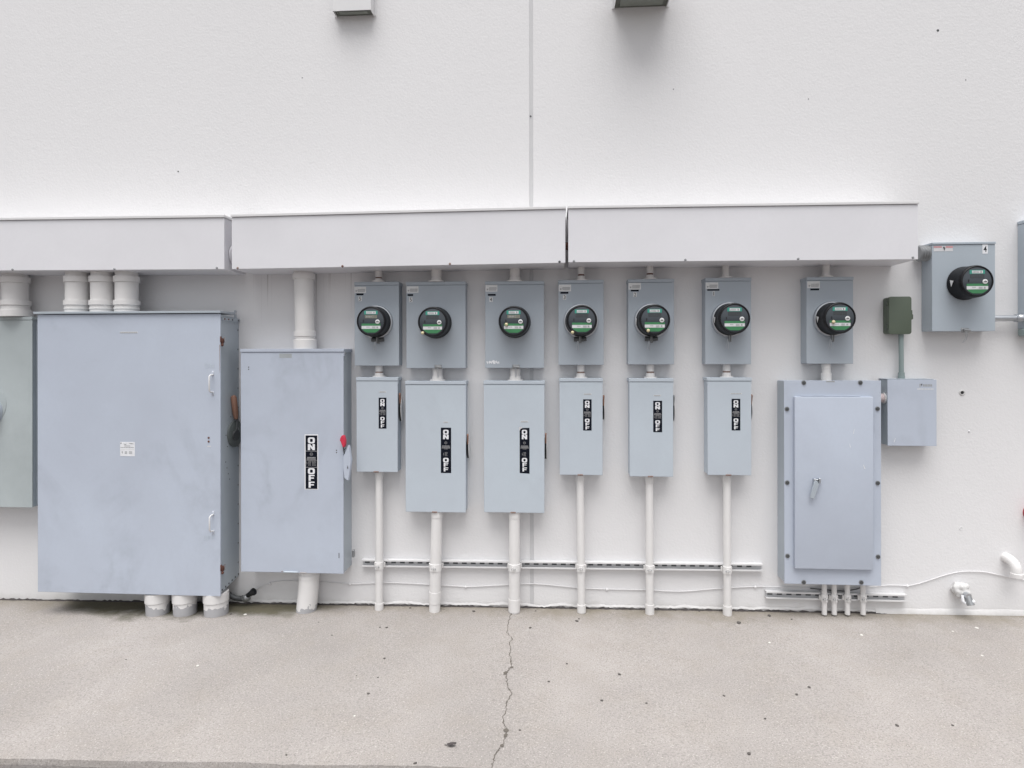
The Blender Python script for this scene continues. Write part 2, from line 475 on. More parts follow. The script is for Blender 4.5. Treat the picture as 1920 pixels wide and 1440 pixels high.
# ------------------------------------------------------------------ setting
XS = at(996.5, 700).x
bld = thing('building', (0, 0, GC), 'white stucco building wall with a vertical sealed joint, carrying all the electrical boxes', 'building')
WT = 7.2
b = MB(); b.box(-16, XS-.010, 0, .22, -.6, WT, 'wall', .0015, 2); b.build('wall_panel', bld)
b = MB(); b.box(XS+.010, 16, 0, .22, -.6, WT, 'wall', .0015, 2); b.build('wall_panel', bld)
b = MB(); b.box(XS-.0098, XS+.0098,   .0022, .2, -.58, WT-.01, 'sealant', 0); b.build('joint_sealant', bld)
b = MB(); b.box(-16.05, 16.05, -.04, 12.05, WT+.001, WT+.14, 'trim', .01); b.build('roof_coping', bld)
b = MB(); b.box(-16, 16, .221, 12, -.6, WT, 'wall', 0); b.build('rear_block', bld)
# rough paint edge along the foot: irregular skirt of caulk and paint
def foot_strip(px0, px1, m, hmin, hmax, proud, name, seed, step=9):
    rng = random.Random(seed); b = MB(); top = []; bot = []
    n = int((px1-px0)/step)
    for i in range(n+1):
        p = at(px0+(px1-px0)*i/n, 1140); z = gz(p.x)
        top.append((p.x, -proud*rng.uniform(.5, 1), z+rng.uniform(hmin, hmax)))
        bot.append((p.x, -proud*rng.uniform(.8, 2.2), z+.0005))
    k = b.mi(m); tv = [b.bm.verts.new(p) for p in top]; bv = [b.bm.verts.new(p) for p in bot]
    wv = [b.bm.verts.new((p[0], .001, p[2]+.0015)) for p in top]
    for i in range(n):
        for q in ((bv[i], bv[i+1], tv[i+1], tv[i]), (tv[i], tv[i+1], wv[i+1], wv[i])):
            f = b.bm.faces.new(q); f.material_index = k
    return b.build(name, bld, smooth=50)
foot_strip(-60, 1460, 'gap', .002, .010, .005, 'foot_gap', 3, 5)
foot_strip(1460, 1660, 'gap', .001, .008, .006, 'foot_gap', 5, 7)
def paint_lip(px0, px1, seed, h0, h1):
    rng = random.Random(seed); b = MB(); k = b.mi('wall'); n = int((px1-px0)/4); A_, B_ = [], []
    for i in range(n+1):
        p = at(px0+(px1-px0)*i/n, 1140); e = mnoise.noise(Vector((p.x*9, seed, 0)))
        za = gz(p.x)+.012+.006*e+rng.uniform(-.003, .003)
        A_.append(b.bm.verts.new((p.x, -.0040-.0020*rng.random(), za)))
        B_.append(b.bm.verts.new((p.x, -.0008, za+max(.006, .007+h0+(h1-h0)*(.5+e)))))
    for i in range(n):
        f = b.bm.faces.new((A_[i], A_[i+1], B_[i+1], B_[i])); f.material_index = k
    return b.build('paint_lip', bld, smooth=60)
paint_lip(470, 1640, 12, .001, .008)
# low ledge of the footing at the right
xa = at(1640, 1140).x
b = MB(); pts = []
rng = random.Random(4); n = 40
k = b.mi('wall'); A = []; Bv = []; Cv = []
for i in range(n+1):
    x = xa+(4.6-xa)*i/n; z = gz(x); hh = .028+.007*mnoise.noise(Vector((x*5, 1, 2)))+.003*rng.uniform(-1, 1)
    A.append(b.bm.verts.new((x, -.009-.002*rng.random(), z-.02))); Bv.append(b.bm.verts.new((x, -.006-.002*rng.random(), z+hh-.018))); Cv.append(b.bm.verts.new((x, .001, z+hh+.004*rng.random())))
for i in range(n):
    for q in ((A[i], A[i+1], Bv[i+1], Bv[i]), (Bv[i], Bv[i+1], Cv[i+1], Cv[i])):
        f = b.bm.faces.new(q); f.material_index = k
b.build('footing_ledge', bld, smooth=50)
for px, py, r in ((335, 320, .0045), (1760, 59, .007), (996, 218, .005), (1264, 168, .003), (1517, 187, .003), (568, 145, .003), (1812, 152, .003)):
    p = at(px, py); b = MB(); b.lathe((p.x, -.0004, p.z), (0, -1, 0), [(0, r), (.0005, r*.8)], 'darksteel', 8); b.build('nail_hole', bld)

# ground: asphalt sheet to the horizon and the concrete apron along the wall
def sheet(poly, z_of, m):
    b = MB(); b.poly([(x, y, z_of(x)) for x, y in poly], m); return b
o = sheet([(-150, -250), (150, -250), (150, .1), (-150, .1)], lambda x: gz(max(-16, min(16, x)))-.035, 'asphalt').build('ground')
tag(o, kind='structure')
e0, e1 = at_g(0, 1420), at_g(1000, 1441)
sl = (e1.y-e0.y)/(e1.x-e0.x)
b = MB(); k = b.mi('concrete'); n = 900; rng = random.Random(2); f1 = []; f2 = []; bk = []
for i in range(n+1):
    x = -16+32*i/n
    y = e0.y+sl*(x-e0.x)+.010*mnoise.noise(Vector((x*3, 0, 0)))+.006*mnoise.noise(Vector((x*22, 5, 0)))
    f1.append(b.bm.verts.new((x, y, gz(x)))); f2.append(b.bm.verts.new((x, y-.012, gz(x)-.05))); bk.append(b.bm.verts.new((x, .15, gz(x))))
for i in range(n):
    for q in ((f1[i], f1[i+1], bk[i+1], bk[i]), (f2[i], f2[i+1], f1[i+1], f1[i])):
        f = b.bm.faces.new(q); f.material_index = k
pav = tag(b.build('pavement', smooth=20), kind='structure')
# crack across the apron
cr = [(958.5, 1151), (953, 1163), (951, 1172), (950, 1187), (955, 1192), (959.6, 1197), (956, 1203), (954, 1208), (957, 1217), (954, 1225), (956.5, 1234), (956.5, 1243), (958.5, 1251), (950, 1258), (946, 1263), (949, 1273), (950, 1282), (952, 1291), (957.5, 1301), (953, 1309), (948, 1319), (948, 1330), (941, 1345), (943, 1356), (948, 1368), (949, 1377), (946, 1386), (939, 1400), (932, 1408), (926, 1417), (925, 1426), (921, 1434), (917, 1446)]
b = MB(); k = b.mi('crack'); rng = random.Random(9); pts = []
for (a, c), (e, f_) in zip(cr, cr[1:]):
    for j in range(4):
        t = j/4; p = at_g(a+(e-a)*t, c+(f_-c)*t); pts.append(p+Vector((rng.uniform(-.004, .004), rng.uniform(-.004, .004), 0)))
L_, R_ = [], []
for p in pts:
    w = rng.uniform(.0008, .0024)
    if rng.random() < .1: w *= 1.9
    L_.append(b.bm.verts.new((p.x-w, p.y, gz(p.x)+.0015))); R_.append(b.bm.verts.new((p.x+w, p.y, gz(p.x)+.0015)))
for i in range(len(pts)-1):
    f = b.bm.faces.new((L_[i], L_[i+1], R_[i+1], R_[i])); f.material_index = k
pav['org'] = (0, 0, 0)
tag(b.build('crack', pav), 'thin jagged crack running from the wall to the asphalt')
for px, py, r in ((946, 1263, .016), (958, 1252, .011), (948, 1370, .014), (946, 1380, .012), (940, 1399, .010)):
    p = at_g(px, py, .0022); b = MB(); rng = random.Random(px)
    b.poly([(p.x+math.cos(a*.7)*r*rng.uniform(.4, 1), p.y+math.sin(a*.7)*r*rng.uniform(.5, 1.2), gz(p.x)+.0022) for a in range(9)], 'crack'); b.build('chipped_hole', pav)

# ------------------------------------------------------------------ vent hoods at the top
def hood(x0, x1, ybf, ybb, label, seen_front):
    df = .095
    X0, X1 = at(x0, ybb, 0).x, at(x1, ybb, 0).x; Zb = at((x0+x1)/2, ybb, 0).z
    t = at((x0+x1)/2, ybf, 0).z
    # depth from where the lower front edge shows
    zc = Zb-CAM.z
    if seen_front: df = D*(1-zc/(t-CAM.z))
    Zt = Zb+.34
    r = thing('vent_hood', ((X0+X1)/2, 0, Zb), label, 'vent hood', 'white hoods high on the wall')
    b = MB(); b.box(X0, X1, -df, -df+.004, Zb, Zt, 'trim', .001); b.build('front_panel', r)
    for xa, xb in ((X0, X0+.004), (X1-.004, X1)):
        b = MB(); b.box(xa, xb, -df+.0045, .004, Zb, Zt-.001, 'trim', .0008); b.build('side_panel', r)
    b = MB(); b.box(X0+.001, X1-.001, -df+.001, .004, Zt+.0005, Zt+.006, 'trim', .001); b.build('top_panel', r)
    b = MB(); b.box(X0+.005, X1-.005, -df+.005, -.001, Zb+.008, Zb+.03, 'hood_dark', .002)  # dark fill across the mouth; the shade of the hollow is its colour
    b.build('dark_fill', r)
    b = MB(); b.box(X0+.030, X1-.030, -df+.02, -.022, Zb+.004, Zb+.0075, 'lens', .003); b.build('lens', r)  # smaller grey-green plate, also painted shade of the hollow, not a lamp
    for xa, xb in ((X0-.010, X0-.0005), (X1+.0005, X1+.010)):
        b = MB(); b.box(xa, xb, -.010, .002, Zb+.001, Zt, 'trim', .0008); b.build('mounting_flange', r)
hood(633, 704, 18.5, 32, 'small white hood whose front face shows, left of the wall joint', True)
hood(1152, 1252, -34, 17, 'larger white hood showing only its dark open underside, right of the wall joint', True)

# ------------------------------------------------------------------ wireway troughs
DT = .235
def trough(x0, x1, yt0, yt1, yb0, yb1, label, screws, ends=(True, True)):
    A, B = at(x0, yt0, DT), at(x1, yt1, DT); C_, E = at(x0, yb0, DT), at(x1, yb1, DT)
    r = thing('wireway', ((A.x+B.x)/2, 0, (C_.z+E.z)/2), label, 'wireway', 'white wireway troughs along the wall')
    X0, X1 = (A.x+C_.x)/2, (B.x+E.x)/2
    lip = .014
    def shell(xa, xb, y0, y1, dz0, dz1, m, top, b):
        # follows the slightly tilted line of the trough
        def zt(x): t = (x-X0)/(X1-X0); return A.z+(B.z-A.z)*t
        def zb(x): t = (x-X0)/(X1-X0); return C_.z+(E.z-C_.z)*t
        f0 = (lambda x: zt(x)+dz0) if top else (lambda x: zb(x)+dz0)
        f1 = (lambda x: zt(x)+dz1)
        b.prism([(xa, y0, f0(xa)), (xb, y0, f0(xb)), (xb, y0, f1(xb)), (xa, y0, f1(xa))], (0, y1-y0, 0), m, .0012)
    b = MB(); shell(X0+.003, X1-.003, -DT+.0035, -.0005, .0005, -lip-.0005, 'trough', False, b); b.build('body', r)
    b = MB(); shell(X0, X1, -DT, -DT+.003, 0, -lip-.002, 'trough', False, b); b.build('front_cover', r)
    b = MB(); shell(X0-.003, X1+.003, -DT-.007, .002, -lip, 0, 'trim', True, b); b.build('top_lid', r)
    for px, py, m in screws:
        p = at(px, py, DT); b = MB(); b.lathe((p.x, -DT+.001, p.z), (0, -1, 0), [(0, .0065), (.003, .006), (.006, .0035)], m, 12); b.build('screw', r)
    return r
trough(-260, 421, 409, 401.5, 506, 503.5, 'white wireway trough over the large cabinet, running out of the left edge of the view', [(24, 503, 'steel'), (215, 502.5, 'steel'), (407, 501, 'steel')])
tr = trough(435, 1060.5, 401, 387, 503.5, 493, 'long white wireway trough between two gaps, with one rusty screw on its lower edge', [(446, 501.5, 'rustpale'), (642.5, 498.5, 'rust'), (844, 494.5, 'rustpale'), (1049.5, 491, 'darksteel')])
trough(1066, 1722, 386.5, 379, 492, 488, 'white wireway trough ending in front of the meter box marked 4', [(1076.5, 490, 'steel'), (1285.5, 488, 'steel'), (1497, 486.5, 'steel'), (1712, 484.5, 'steel')])
# nipples joining the troughs end to end
def nipple(px, py, rpx, dx, m, label, d, grp):
    p = at(px, py, d); r = rpx*mpp(px, py, d)
    b = MB(); b.lathe((p.x-dx, -d, p.z), (1, 0, 0), [(0, r*1.1), (.006, r*1.1), (.008, r), (2*dx-.008, r), (2*dx-.006, r*1.1), (2*dx, r*1.1)], m, 28)
    o = b.build('pipe_nipple', loc=(p.x, -d, p.z), smooth=40); return tag(o, label, 'pipe nipple', grp)
xl = at(421, 450, DT).x; xr = at(435, 450, DT).x
pc = at(440, 478, .13)
b = MB(); b.lathe((xl, -.13, pc.z), (1, 0, 0), [(0, .058), (.008, .058), (.010, .050), (xr-xl, .050)], 'trough', 36)
tag(b.build('pipe_nipple', loc=(xl, -.13, pc.z), smooth=40), 'short wide white pipe nipple in the open gap between the first and second troughs', 'pipe nipple')
x2, x3 = at(1060.5, 450, DT).x, at(1066, 450, DT).x
pc = at(1063, 462, .16)
b = MB(); b.lathe((x2-.003, -.16, pc.z), (1, 0, 0), [(0, .02), (x3-x2+.006, .02)], 'rust', 20)
tag(b.build('pipe_nipple', loc=(x2, -.16, pc.z)), 'rusty pipe nipple glimpsed in the narrow dark gap between the second and third troughs', 'pipe nipple')

# ------------------------------------------------------------------ conduits
CG = 'white conduits'
def conduit(label, top, bot, prof, d, m='pvc', name='conduit', group=None, seg=28, bands=None):
    P0, P1 = at(*top, d), at(*bot, d); ax = P1-P0; L = ax.length
    k = mpp((top[0]+bot[0])/2, (top[1]+bot[1])/2, d); span = bot[1]-top[1]
    pr = []; mats = []
    for i, e in enumerate(prof):
        y, w = e[0], e[1]
        pr.append(((y-top[1])/span*L, w/2*k))
    if bands: mats = [bands.get(i, m) for i in range(len(pr)-1)]
    b = MB(); b.lathe(P0, ax, pr, m, seg, mats=mats or None)
    o = b.build(name, loc=(P1.x, P1.y, P1.z), smooth=40)
    return tag(o, label, 'conduit', group)
def steps(*segs):  # (y0, y1, w) -> profile with small chamfers
    out = []
    for y0, y1, w in segs:
        c = min(.4, (y1-y0)*.2)
        out += [(y0, w-.8), (y0+c, w), (y1-c, w), (y1, w-.8)]
    return out
G1 = 'short white conduits between the left trough and the large cabinets'
for cx, lab in ((145.5, 'short white conduit on top of the large cabinet, leftmost of three'), (192.5, 'short white conduit on top of the large cabinet, middle of three'), (238, 'short white conduit on top of the large cabinet, rightmost of three')):
    conduit(lab, (cx, 506), (cx+.3, 586), steps((506, 517, 36), (517, 528, 42), (528, 562, 37.5), (562, 571, 42.5), (571.5, 575.5, 39), (575.5, 579, 41), (579, 586, 39)), .13, group=G1)
o = conduit('thick white coupled conduit on top of the greenish cabinet at the left edge', (28.5, 506), (30, 592), steps((506, 518, 38), (518, 529, 44), (529, 562, 38.5), (562, 571, 45), (571.5, 576, 41), (576, 580, 43), (580, 592, 50)), .085, group=G1)
conduit('tall thick white conduit standing on the big switch box with the red handle', (569.5, 498), (572.5, 653.5), steps((498, 513, 35), (513, 523, 39.5), (523, 620, 34.5), (620, 630, 38.5), (631, 635, 35.5), (636, 654, 41)), .075, group=G1)
# below the big cabinet
G2 = 'thick white conduits from the large cabinet into the ground'
for x0, x1, yb, lab in ((274, 315.5, 1149.5, 'thick grey-footed stub conduit under the large cabinet, leftmost of three'), (325, 366.5, 1149.5, 'thick stub conduit under the large cabinet with an even paint line, middle of three'), (382.5, 426, 1151, 'thick stub conduit under the corner of the large cabinet, rightmost of three')):
    cx = (x0+x1)/2; w = x1-x0
    conduit(lab, (cx-.5, 1107), (cx+.5, yb), steps((1107, 1124.5, w), (1125, yb, w-2.5)), .14, 'pvcw', group=G2, seg=36)
# bent conduit below the big switch box
pts = [at(579, 1060, .07), at(578.5, 1078, .07), at(578, 1096, .07), at(576.5, 1114, .071), at(575, 1128, .073), at(573.5, 1142, .075), at(572.8, 1152, .076)]
b = MB(); b.tube(pts, [36*.5*mpp(577, 1110, .07)]*7, 'pvcw', 32)
b.lathe(at(578.6, 1074, .07), (0, 0, -1), [(0, .0565), (.022, .0565), (.024, .052)], 'pvc', 32)
tag(b.build('conduit', loc=tuple(pts[-1]), smooth=40), 'thick white conduit bending slightly into the ground under the big switch box', 'conduit')
# six drops
G3 = 'white conduit drops from the switch boxes to the ground'
dd = .053
drops = [((710.6, 882.2), (709.7, 1145), 13.8, 1129, 16.0, 0, 'thin white conduit dropping from the leftmost small switch box to the ground'),
         ((818.7, 957.2), (813.7, 1148), 20.6, 1108, 21.8, 1130, 'thick leaning white conduit under the tall switch box with the scratched label'),
         ((964.2, 958.5), (963.0, 1149), 20.5, 1122, 22.0, 1146, 'thick white conduit beside the wall joint, ending at the crack in the ground'),
         ((1087.2, 888.4), (1089.2, 1148), 14.2, 1133, 16.4, 0, 'thin white conduit dropping just right of the wall joint'),
         ((1217, 891.6), (1217.2, 1153), 14.4, 1133, 16.8, 0, 'thin white conduit second from the right end of the long strut'),
         ((1362.2, 889.3), (1362.7, 1153.5), 14.2, 1136, 16.8, 0, 'thin white conduit nearest the right end of the long strut')]
for t, bt, w, yc, wc, ye, lab in drops:
    if ye: pf = steps((t[1], t[1]+12, w+1.5), (t[1]+12, yc, w), (yc, ye, wc), (ye, bt[1], w-.2))
    else: pf = steps((t[1], t[1]+14, w+1.6), (t[1]+14, yc, w), (yc, bt[1], wc))
    conduit(lab, t, bt, pf, .060 if w > 18 else .050, 'pvc', group=G3)
# four thin ones under the panel
G4 = 'thin white conduits under the bolted panel'
for cx, lab in ((1544.5, 'leftmost of the four thin conduits under the bolted panel'), (1563, 'second from the left of the four thin conduits under the bolted panel'), (1587.7, 'third from the left of the four thin conduits under the bolted panel'), (1617, 'rightmost of the four thin conduits under the bolted panel, set apart from the others')):
    conduit(lab, (cx, 1090), (cx, 1153.5), steps((1090, 1153.5, 9.6)), .045, 'pvc', group=G4, seg=18)
# nipples between trough and meter boxes, and meter boxes and switches
G5 = 'short white pipe stubs joining boxes above and below'
tops = [(710.5, 508, 529, 13, 'leftmost meter box'), (819, 505, 529, 19, 'second meter box from the left'), (966, 503, 529, 19.5, 'scratched meter box beside the wall joint'), (1090, 500, 527, 13, 'meter box just right of the wall joint'), (1219, 499, 525, 13, 'narrow meter box marked 2'), (1361, 497, 523, 13, 'narrow meter box marked 1'), (1549, 496, 522, 14, 'meter box over the bolted panel')]
for cx, y0, y1, w, nm in tops:
    h = y1-y0
    conduit('white pipe stub from the trough to the '+nm, (cx, y0-12), (cx, y1), steps((y0-12, y0+h*.55, w), (y0+h*.55, y0+h*.66, w-1), (y0+h*.66, y1-2.5, w+1), (y1-2.5, y1, w+13)), .05, 'pvc', 'pipe_stub', G5, 22, bands={4: 'rust', 5: 'rust', 6: 'rust'} if cx in (710.5, 1219, 1090) else None)
mids = [(710.7, 683, 708, 14, 'the leftmost meter box and its switch box'), (820.5, 687, 715, 19, 'the second meter box from the left and its switch box'), (966.2, 688, 715.5, 19.5, 'the scratched meter box and its switch box'), (1089, 682, 711, 14.5, 'the two boxes just right of the wall joint'), (1219.2, 682, 711, 14.5, 'the meter box marked 2 and its switch box'), (1362, 682, 710, 14.5, 'the meter box marked 1 and its switch box')]
for cx, y0, y1, w, nm in mids:
    h = y1-y0
    conduit('white pipe stub between '+nm, (cx, y0), (cx, y1), steps((y0, y0+h*.52, w), (y0+h*.52, y0+h*.62, w-.6), (y0+h*.62, y1-4, w+2.2), (y1-4, y1, w+10)), .043, 'pvc', 'pipe_stub', G5, 22, bands={4: 'rustpale', 5: 'rustpale', 6: 'rustpale'} if w < 15 else None)
conduit('ribbed white pipe stub between a meter box and the bolted panel', (1548.5, 681), (1549, 717), steps((681, 693, 17), (693, 701, 16), (701, 717, 19)), .05, 'pvc', 'pipe_stub', G5)
# weathered conduit under the green box
conduit('thin weathered grey-green conduit between the green box and the small grey box', (1689.5, 622), (1690, 714), steps((622, 634, 9.5), (634, 700, 8.8), (700, 706, 11.5), (706, 714, 12.5)), .035, 'emtg', seg=18)
# galvanised one at the far right
b = MB(); p = at(1860, 599, .045); q = at(1925, 600, .045); r_ = 6.1*mpp(1890, 599, .045)
L = q.x-p.x; xx = at(1903, 600, .045).x-p.x
b.lathe(p, (1, 0, 0), [(0, r_), (xx, r_), (xx+.0005, r_*1.28), (xx+.012, r_*1.28), (xx+.013, r_*1.15), (xx+.02, r_*1.35), (L, r_*1.35)], 'emt', 24)
tag(b.build('conduit', loc=p, smooth=40), 'shiny galvanised conduit running right from the meter box marked 4', 'conduit')
# threaded nipple from the trough end to the right meter box
p = at(1721, 477, .05); q = at(1738.5, 477, .05)
pr = []; L = q.x-p.x+.006; n = 8
for i in range(n+1):
    pr.append((L*i/n, .042 if i % 2 else .035))
b = MB(); b.lathe((p.x, -.05, p.z), (1, 0, 0), pr, 'steel', 24)
tag(b.build('pipe_nipple', loc=p, smooth=20), 'ribbed metal pipe nipple between the third trough and the meter box marked 4', 'pipe nipple')
p = at(1655, 748, .045); b = MB(); b.lathe((p.x-.03, -.045, p.z), (1, 0, 0), [(0, .022), (.05, .022)], 'pinkish', 20); b.lathe((p.x+.0, -.045, p.z), (1, 0, 0), [(0, .028), (.010, .028)], 'pvc', 20)
tag(b.build('pipe_nipple', loc=p, smooth=40), 'small pale pipe nipple between the bolted panel and the small grey box', 'pipe nipple')

# ------------------------------------------------------------------ strut channels and clamps
def strut(x0, y0, x1, y1, hpx, label):
    A, B = at(x0, y0, .03), at(x1, y1, .03)
    h = hpx*mpp((x0+x1)/2, y0, .03); X0, X1 = A.x, B.x; dep = .030
    tilt = (B.z-A.z)
    def zz(x): return A.z+tilt*(x-X0)/(X1-X0)
    def bar(b, xa, xb, ya, yb, za, zb, m):
        b.prism([(xa, ya, zz(xa)+za), (xb, ya, zz(xb)+za), (xb, ya, zz(xb)+zb), (xa, ya, zz(xa)+zb)], (0, yb-ya, 0), m, .0006)
    b = MB(); t = .0035
    bar(b, X0, X1, -dep, -.001, h/2-t, h/2, 'trim')
    bar(b, X0, X1, -dep, -.001, -h/2, -h/2+t, 'trim')
    bar(b, X0, X1, -dep-.0003, -dep+.0025, h/2-.0085, h/2+.0002, 'trim')
    bar(b, X0, X1, -dep-.0003, -dep+.0025, -h/2-.0002, -h/2+.0085, 'trim')
    bar(b, X0+.001, X1-.001, -.0065, -.0045, -h/2+t, h/2-t, 'sealant')
    n = int((X1-X0)/.05)
    for i in range(n):
        xa = X0+.012+i*.05
        if xa+.03 < X1: bar(b, xa, xa+.028, -.0072, -.0064, -.006, .007, 'darksteel')  # dark bars in place of open slots, shade of the holes as colour
    o = b.build('strut_channel', loc=((X0+X1)/2, 0, (A.z+B.z)/2-h/2)); return tag(o, label, 'strut channel', 'slotted strut channels on the wall')
strut(677, 1055.5, 1430, 1065.8, 13.6, 'long slotted white strut channel behind six conduit drops')
strut(1436, 1117, 1700, 1124, 14, 'short slotted white strut channel under the bolted panel')
G6 = 'pipe clamps holding the conduits'
def clamp(px, py, wpx, d, label):
    p = at(px, py, d); k = mpp(px, py, d); r = wpx/2*k+.0015; h = .020
    t = thing('pipe_clamp', (p.x, -.030, p.z), label, 'pipe clamp', G6)
    b = MB(); b.lathe((p.x, p.y, p.z-h), (0, 0, 1), [(0, r), (.001, r+.0018), (2*h-.001, r+.0018), (2*h, r)], 'pvc', 24); b.build('strap', t, smooth=40)
    b = MB(); b.box(p.x-.009, p.x-.005, p.y-r-.010, p.y-r+.002, p.z-.013, p.z+.010, 'pvc', .0008); b.box(p.x-.001, p.x+.003, p.y-r-.010, p.y-r+.002, p.z-.013, p.z+.010, 'pvc', .0008); b.build('ear', t)
    b = MB(); b.cyl((p.x-.015, p.y-r-.006, p.z-.001), (p.x+.009, p.y-r-.006, p.z-.001), .0032, 'steel', 10); b.build('bolt', t)
    for s_ in (1, -1):
        b = MB(); b.box(p.x+s_*r, p.x+s_*(r+.008), -.042, -.0308, p.z-.014, p.z+.012, 'pvc', .002); b.build('hook', t)
for (px, py, w, nm) in ((710, 1059, 14.2, 'thin conduit at the left end of the long strut'), (815.5, 1062, 20.8, 'leaning thick conduit on the long strut'), (963.5, 1063, 20.8, 'thick conduit left of the wall joint'), (1088.5, 1064.5, 14.4, 'thin conduit just right of the wall joint'), (1217, 1066.5, 14.6, 'thin conduit second from the right on the long strut'), (1362.4, 1069, 14.4, 'thin conduit near the right end of the long strut')):
    clamp(px, py, w, .060 if w > 18 else .050, 'white pipe clamp around the '+nm)
for px, nm in ((1544.5, 'leftmost thin conduit'), (1563, 'second thin conduit'), (1587.7, 'third thin conduit'), (1617, 'separate rightmost thin conduit')):
    clamp(px, 1122.5, 9.8, .045, 'small clamp around the '+nm+' under the bolted panel')

# ------------------------------------------------------------------ meters
def meter(parent, fx, fy, dbox, rot=0, lcd=True, seal=None, ring=True, lock=0, warn=True, dep=.105):
    f = at(fx, fy, dbox+dep); k = mpp(fx, fy, dbox+dep)
    RF = .0785; RB = .0860
    y0 = -dbox
    b = MB()
    b.lathe((f.x, y0, f.z), (0, -1, 0), [(.004, RB), (.012, RB), (.018, RB-.003), (dep-.024, RF+.0025), (dep-.010, RF+.002), (dep-.002, RF-.001), (dep, RF-.004), (dep-.0005, RF-.007), (dep-.004, RF-.0085), (dep-.005, .004)], 'meterblk', 48)
    mt = b.build('meter', parent, smooth=35)
    if ring:
        b = MB(); b.lathe((f.x, y0, f.z), (0, -1, 0), [(.0, RB+.0075), (.012, RB+.0075), (.017, RB+.0045), (.018, RB-.001)], 'emt', 44, False, False); b.build('collar_ring', mt, smooth=40)
    yf = y0-dep+.0040
    def P(x, z): return (f.x+x, z)
    R = RF-.0090
    b = MB(); b.lathe((f.x, yf+.001, f.z), (0, -1, 0), [(0, R), (.0016, R), (.0020, R-.001)], 'face', 40); b.build('faceplate', mt, smooth=40)
    y = yf-.0020
    def rc(b, x0, x1, z0, z1, m, yy): b.poly([(f.x+x0, yy, f.z+z0), (f.x+x1, yy, f.z+z0), (f.x+x1, yy, f.z+z1), (f.x+x0, yy, f.z+z1)], m)
    # teal head label
    b = MB(); rc(b, -.037, .036, .036, .0555, 'teal', y); rc(b, -.026, .026, .0385, .0525, 'paper', y-.0006)
    for i in range(5): rc(b, -.023+.0065*i, -.023+.0065*i+.0045, .041, .0455, 'inkgrey', y-.0011)
    rc(b, .015, .0185, .0405, .0505, 'ink', y-.0011); rc(b, -.020, .006, .0475, .0495, 'inkgrey', y-.0011)
    b.build('header_label', mt)
    b = MB(); rc(b, -.033, .033, .0155, .033, 'lcd' if lcd else 'lcdoff', y); rc(b, .010, .0115, .0165, .032, 'inkgrey' if lcd else 'face', y-.0006)
    for i in range(4 if lcd else 0): rc(b, -.025+.008*i, -.025+.008*i+.004, .020, .028, 'inkgrey', y-.0006)
    b.build("display", mt)
    # optical port
    b = MB(); k_ = b.mi('papergrey'); b.lathe((f.x+.036, y+.001, f.z-.003), (0, -1, 0), [(0, .0118), (.004, .0118), (.0045, .0110)], 'papergrey', 20); rc(b, .0290, .0430, -.0055, -.0005, 'ink', y-.0042); rc(b, .0325, .0395, .0022, .0036, 'inkgrey', y-.0042)
    b.build('optical_port', mt, smooth=40)
    # green base label with the white band, clipped by the round face
    b = MB()
    def band(z0, z1, m, yy, rx=.93, n=8):
        Rr = R*rx; a = []; c = []
        for i in range(n+1):
            z = z0+(z1-z0)*i/n; x = math.sqrt(max(0, Rr*Rr-z*z)); x = min(x, .051)
            a.append((f.x+x, yy, f.z+z)); c.append((f.x-x, yy, f.z+z))
        b.poly(a+c[::-1], m)
    band(-.0245, -.0130, 'lime', y); band(-.0410, -.0250, 'paper', y-.0001); band(-.0610, -.0415, 'lime', y)
    for i in range(7): rc(b, .006+.0027*i, .006+.0027*i+.0017, -.0385, -.028, 'inkgrey', y-.0007)
    for i in range(3): rc(b, -.024+.006*i, -.024+.006*i+.0042, -.0335, -.029, 'inkgrey', y-.0007)
    rc(b, .030, .039, -.0375, -.029, 'inkgrey', y-.0007)
    b.build('base_label', mt)
    b = MB(); rc(b, -.044, -.039, -.005, .008, 'black', y-.0004); b.build('latch_mark', mt)
    if seal:
        p = at(seal[0], seal[1], dbox+dep+.004)
        b = MB(); b.blob((p.x, p.y, p.z), .0088, 'cream', 2, .1); b.tube([(p.x, p.y, p.z), (p.x+.006, p.y+.006, p.z-.012), (p.x+.016, p.y+.03, p.z-.008)], .0012, 'steel', 6); b.build('seal_tag', mt, smooth=60)
    if lock:
        b = MB(); c = (f.x-.006*lock, y0-.020, f.z-RB-.012)
        if abs(lock) >= 1: b.cyl((c[0]-.032, c[1], c[2]+.002), (c[0]-.004, c[1], c[2]), .0125, 'darksteel', 16); b.cyl((c[0]+.006, c[1], c[2]), (c[0]+.034, c[1], c[2]+.003), .0115, 'darksteel', 16)
        b.box(c[0]-.005, c[0]+.001, c[1]-.012, c[1]+.012, c[2]-.018, c[2]+.022, 'steel', .001); b.box(c[0]+.003, c[0]+.007, c[1]-.012, c[1]+.012, c[2]-.020, c[2]+.022, 'steel', .001)
        b.tube([(c[0]-.012, c[1]-.006, c[2]-.005), (c[0]-.017, c[1]-.010, c[2]-.03), (c[0]-.020, c[1]-.006, c[2]-.055)], .0016, 'emt', 6)
        b.tube([(c[0]-.010, c[1]-.006, c[2]-.005), (c[0]-.009, c[1]-.012, c[2]-.03), (c[0]-.008, c[1]-.006, c[2]-.058)], .0018, 'emt', 6)
        b.build('lock', mt, smooth=40)
    if warn:      # small folded tag on the side of the can
        s_ = -1 if f.x > at(1036, 600).x else 1
        b = MB(); xx = f.x+s_*(RB-.0005)
        a = .1
        b.prism([(xx, y0-.030, f.z+.014), (xx, y0-.058, f.z+.008), (xx, y0-.040, f.z-.020)], (s_*.0012, 0, 0), 'papergrey'); b.build('side_tag', mt)
    return mt

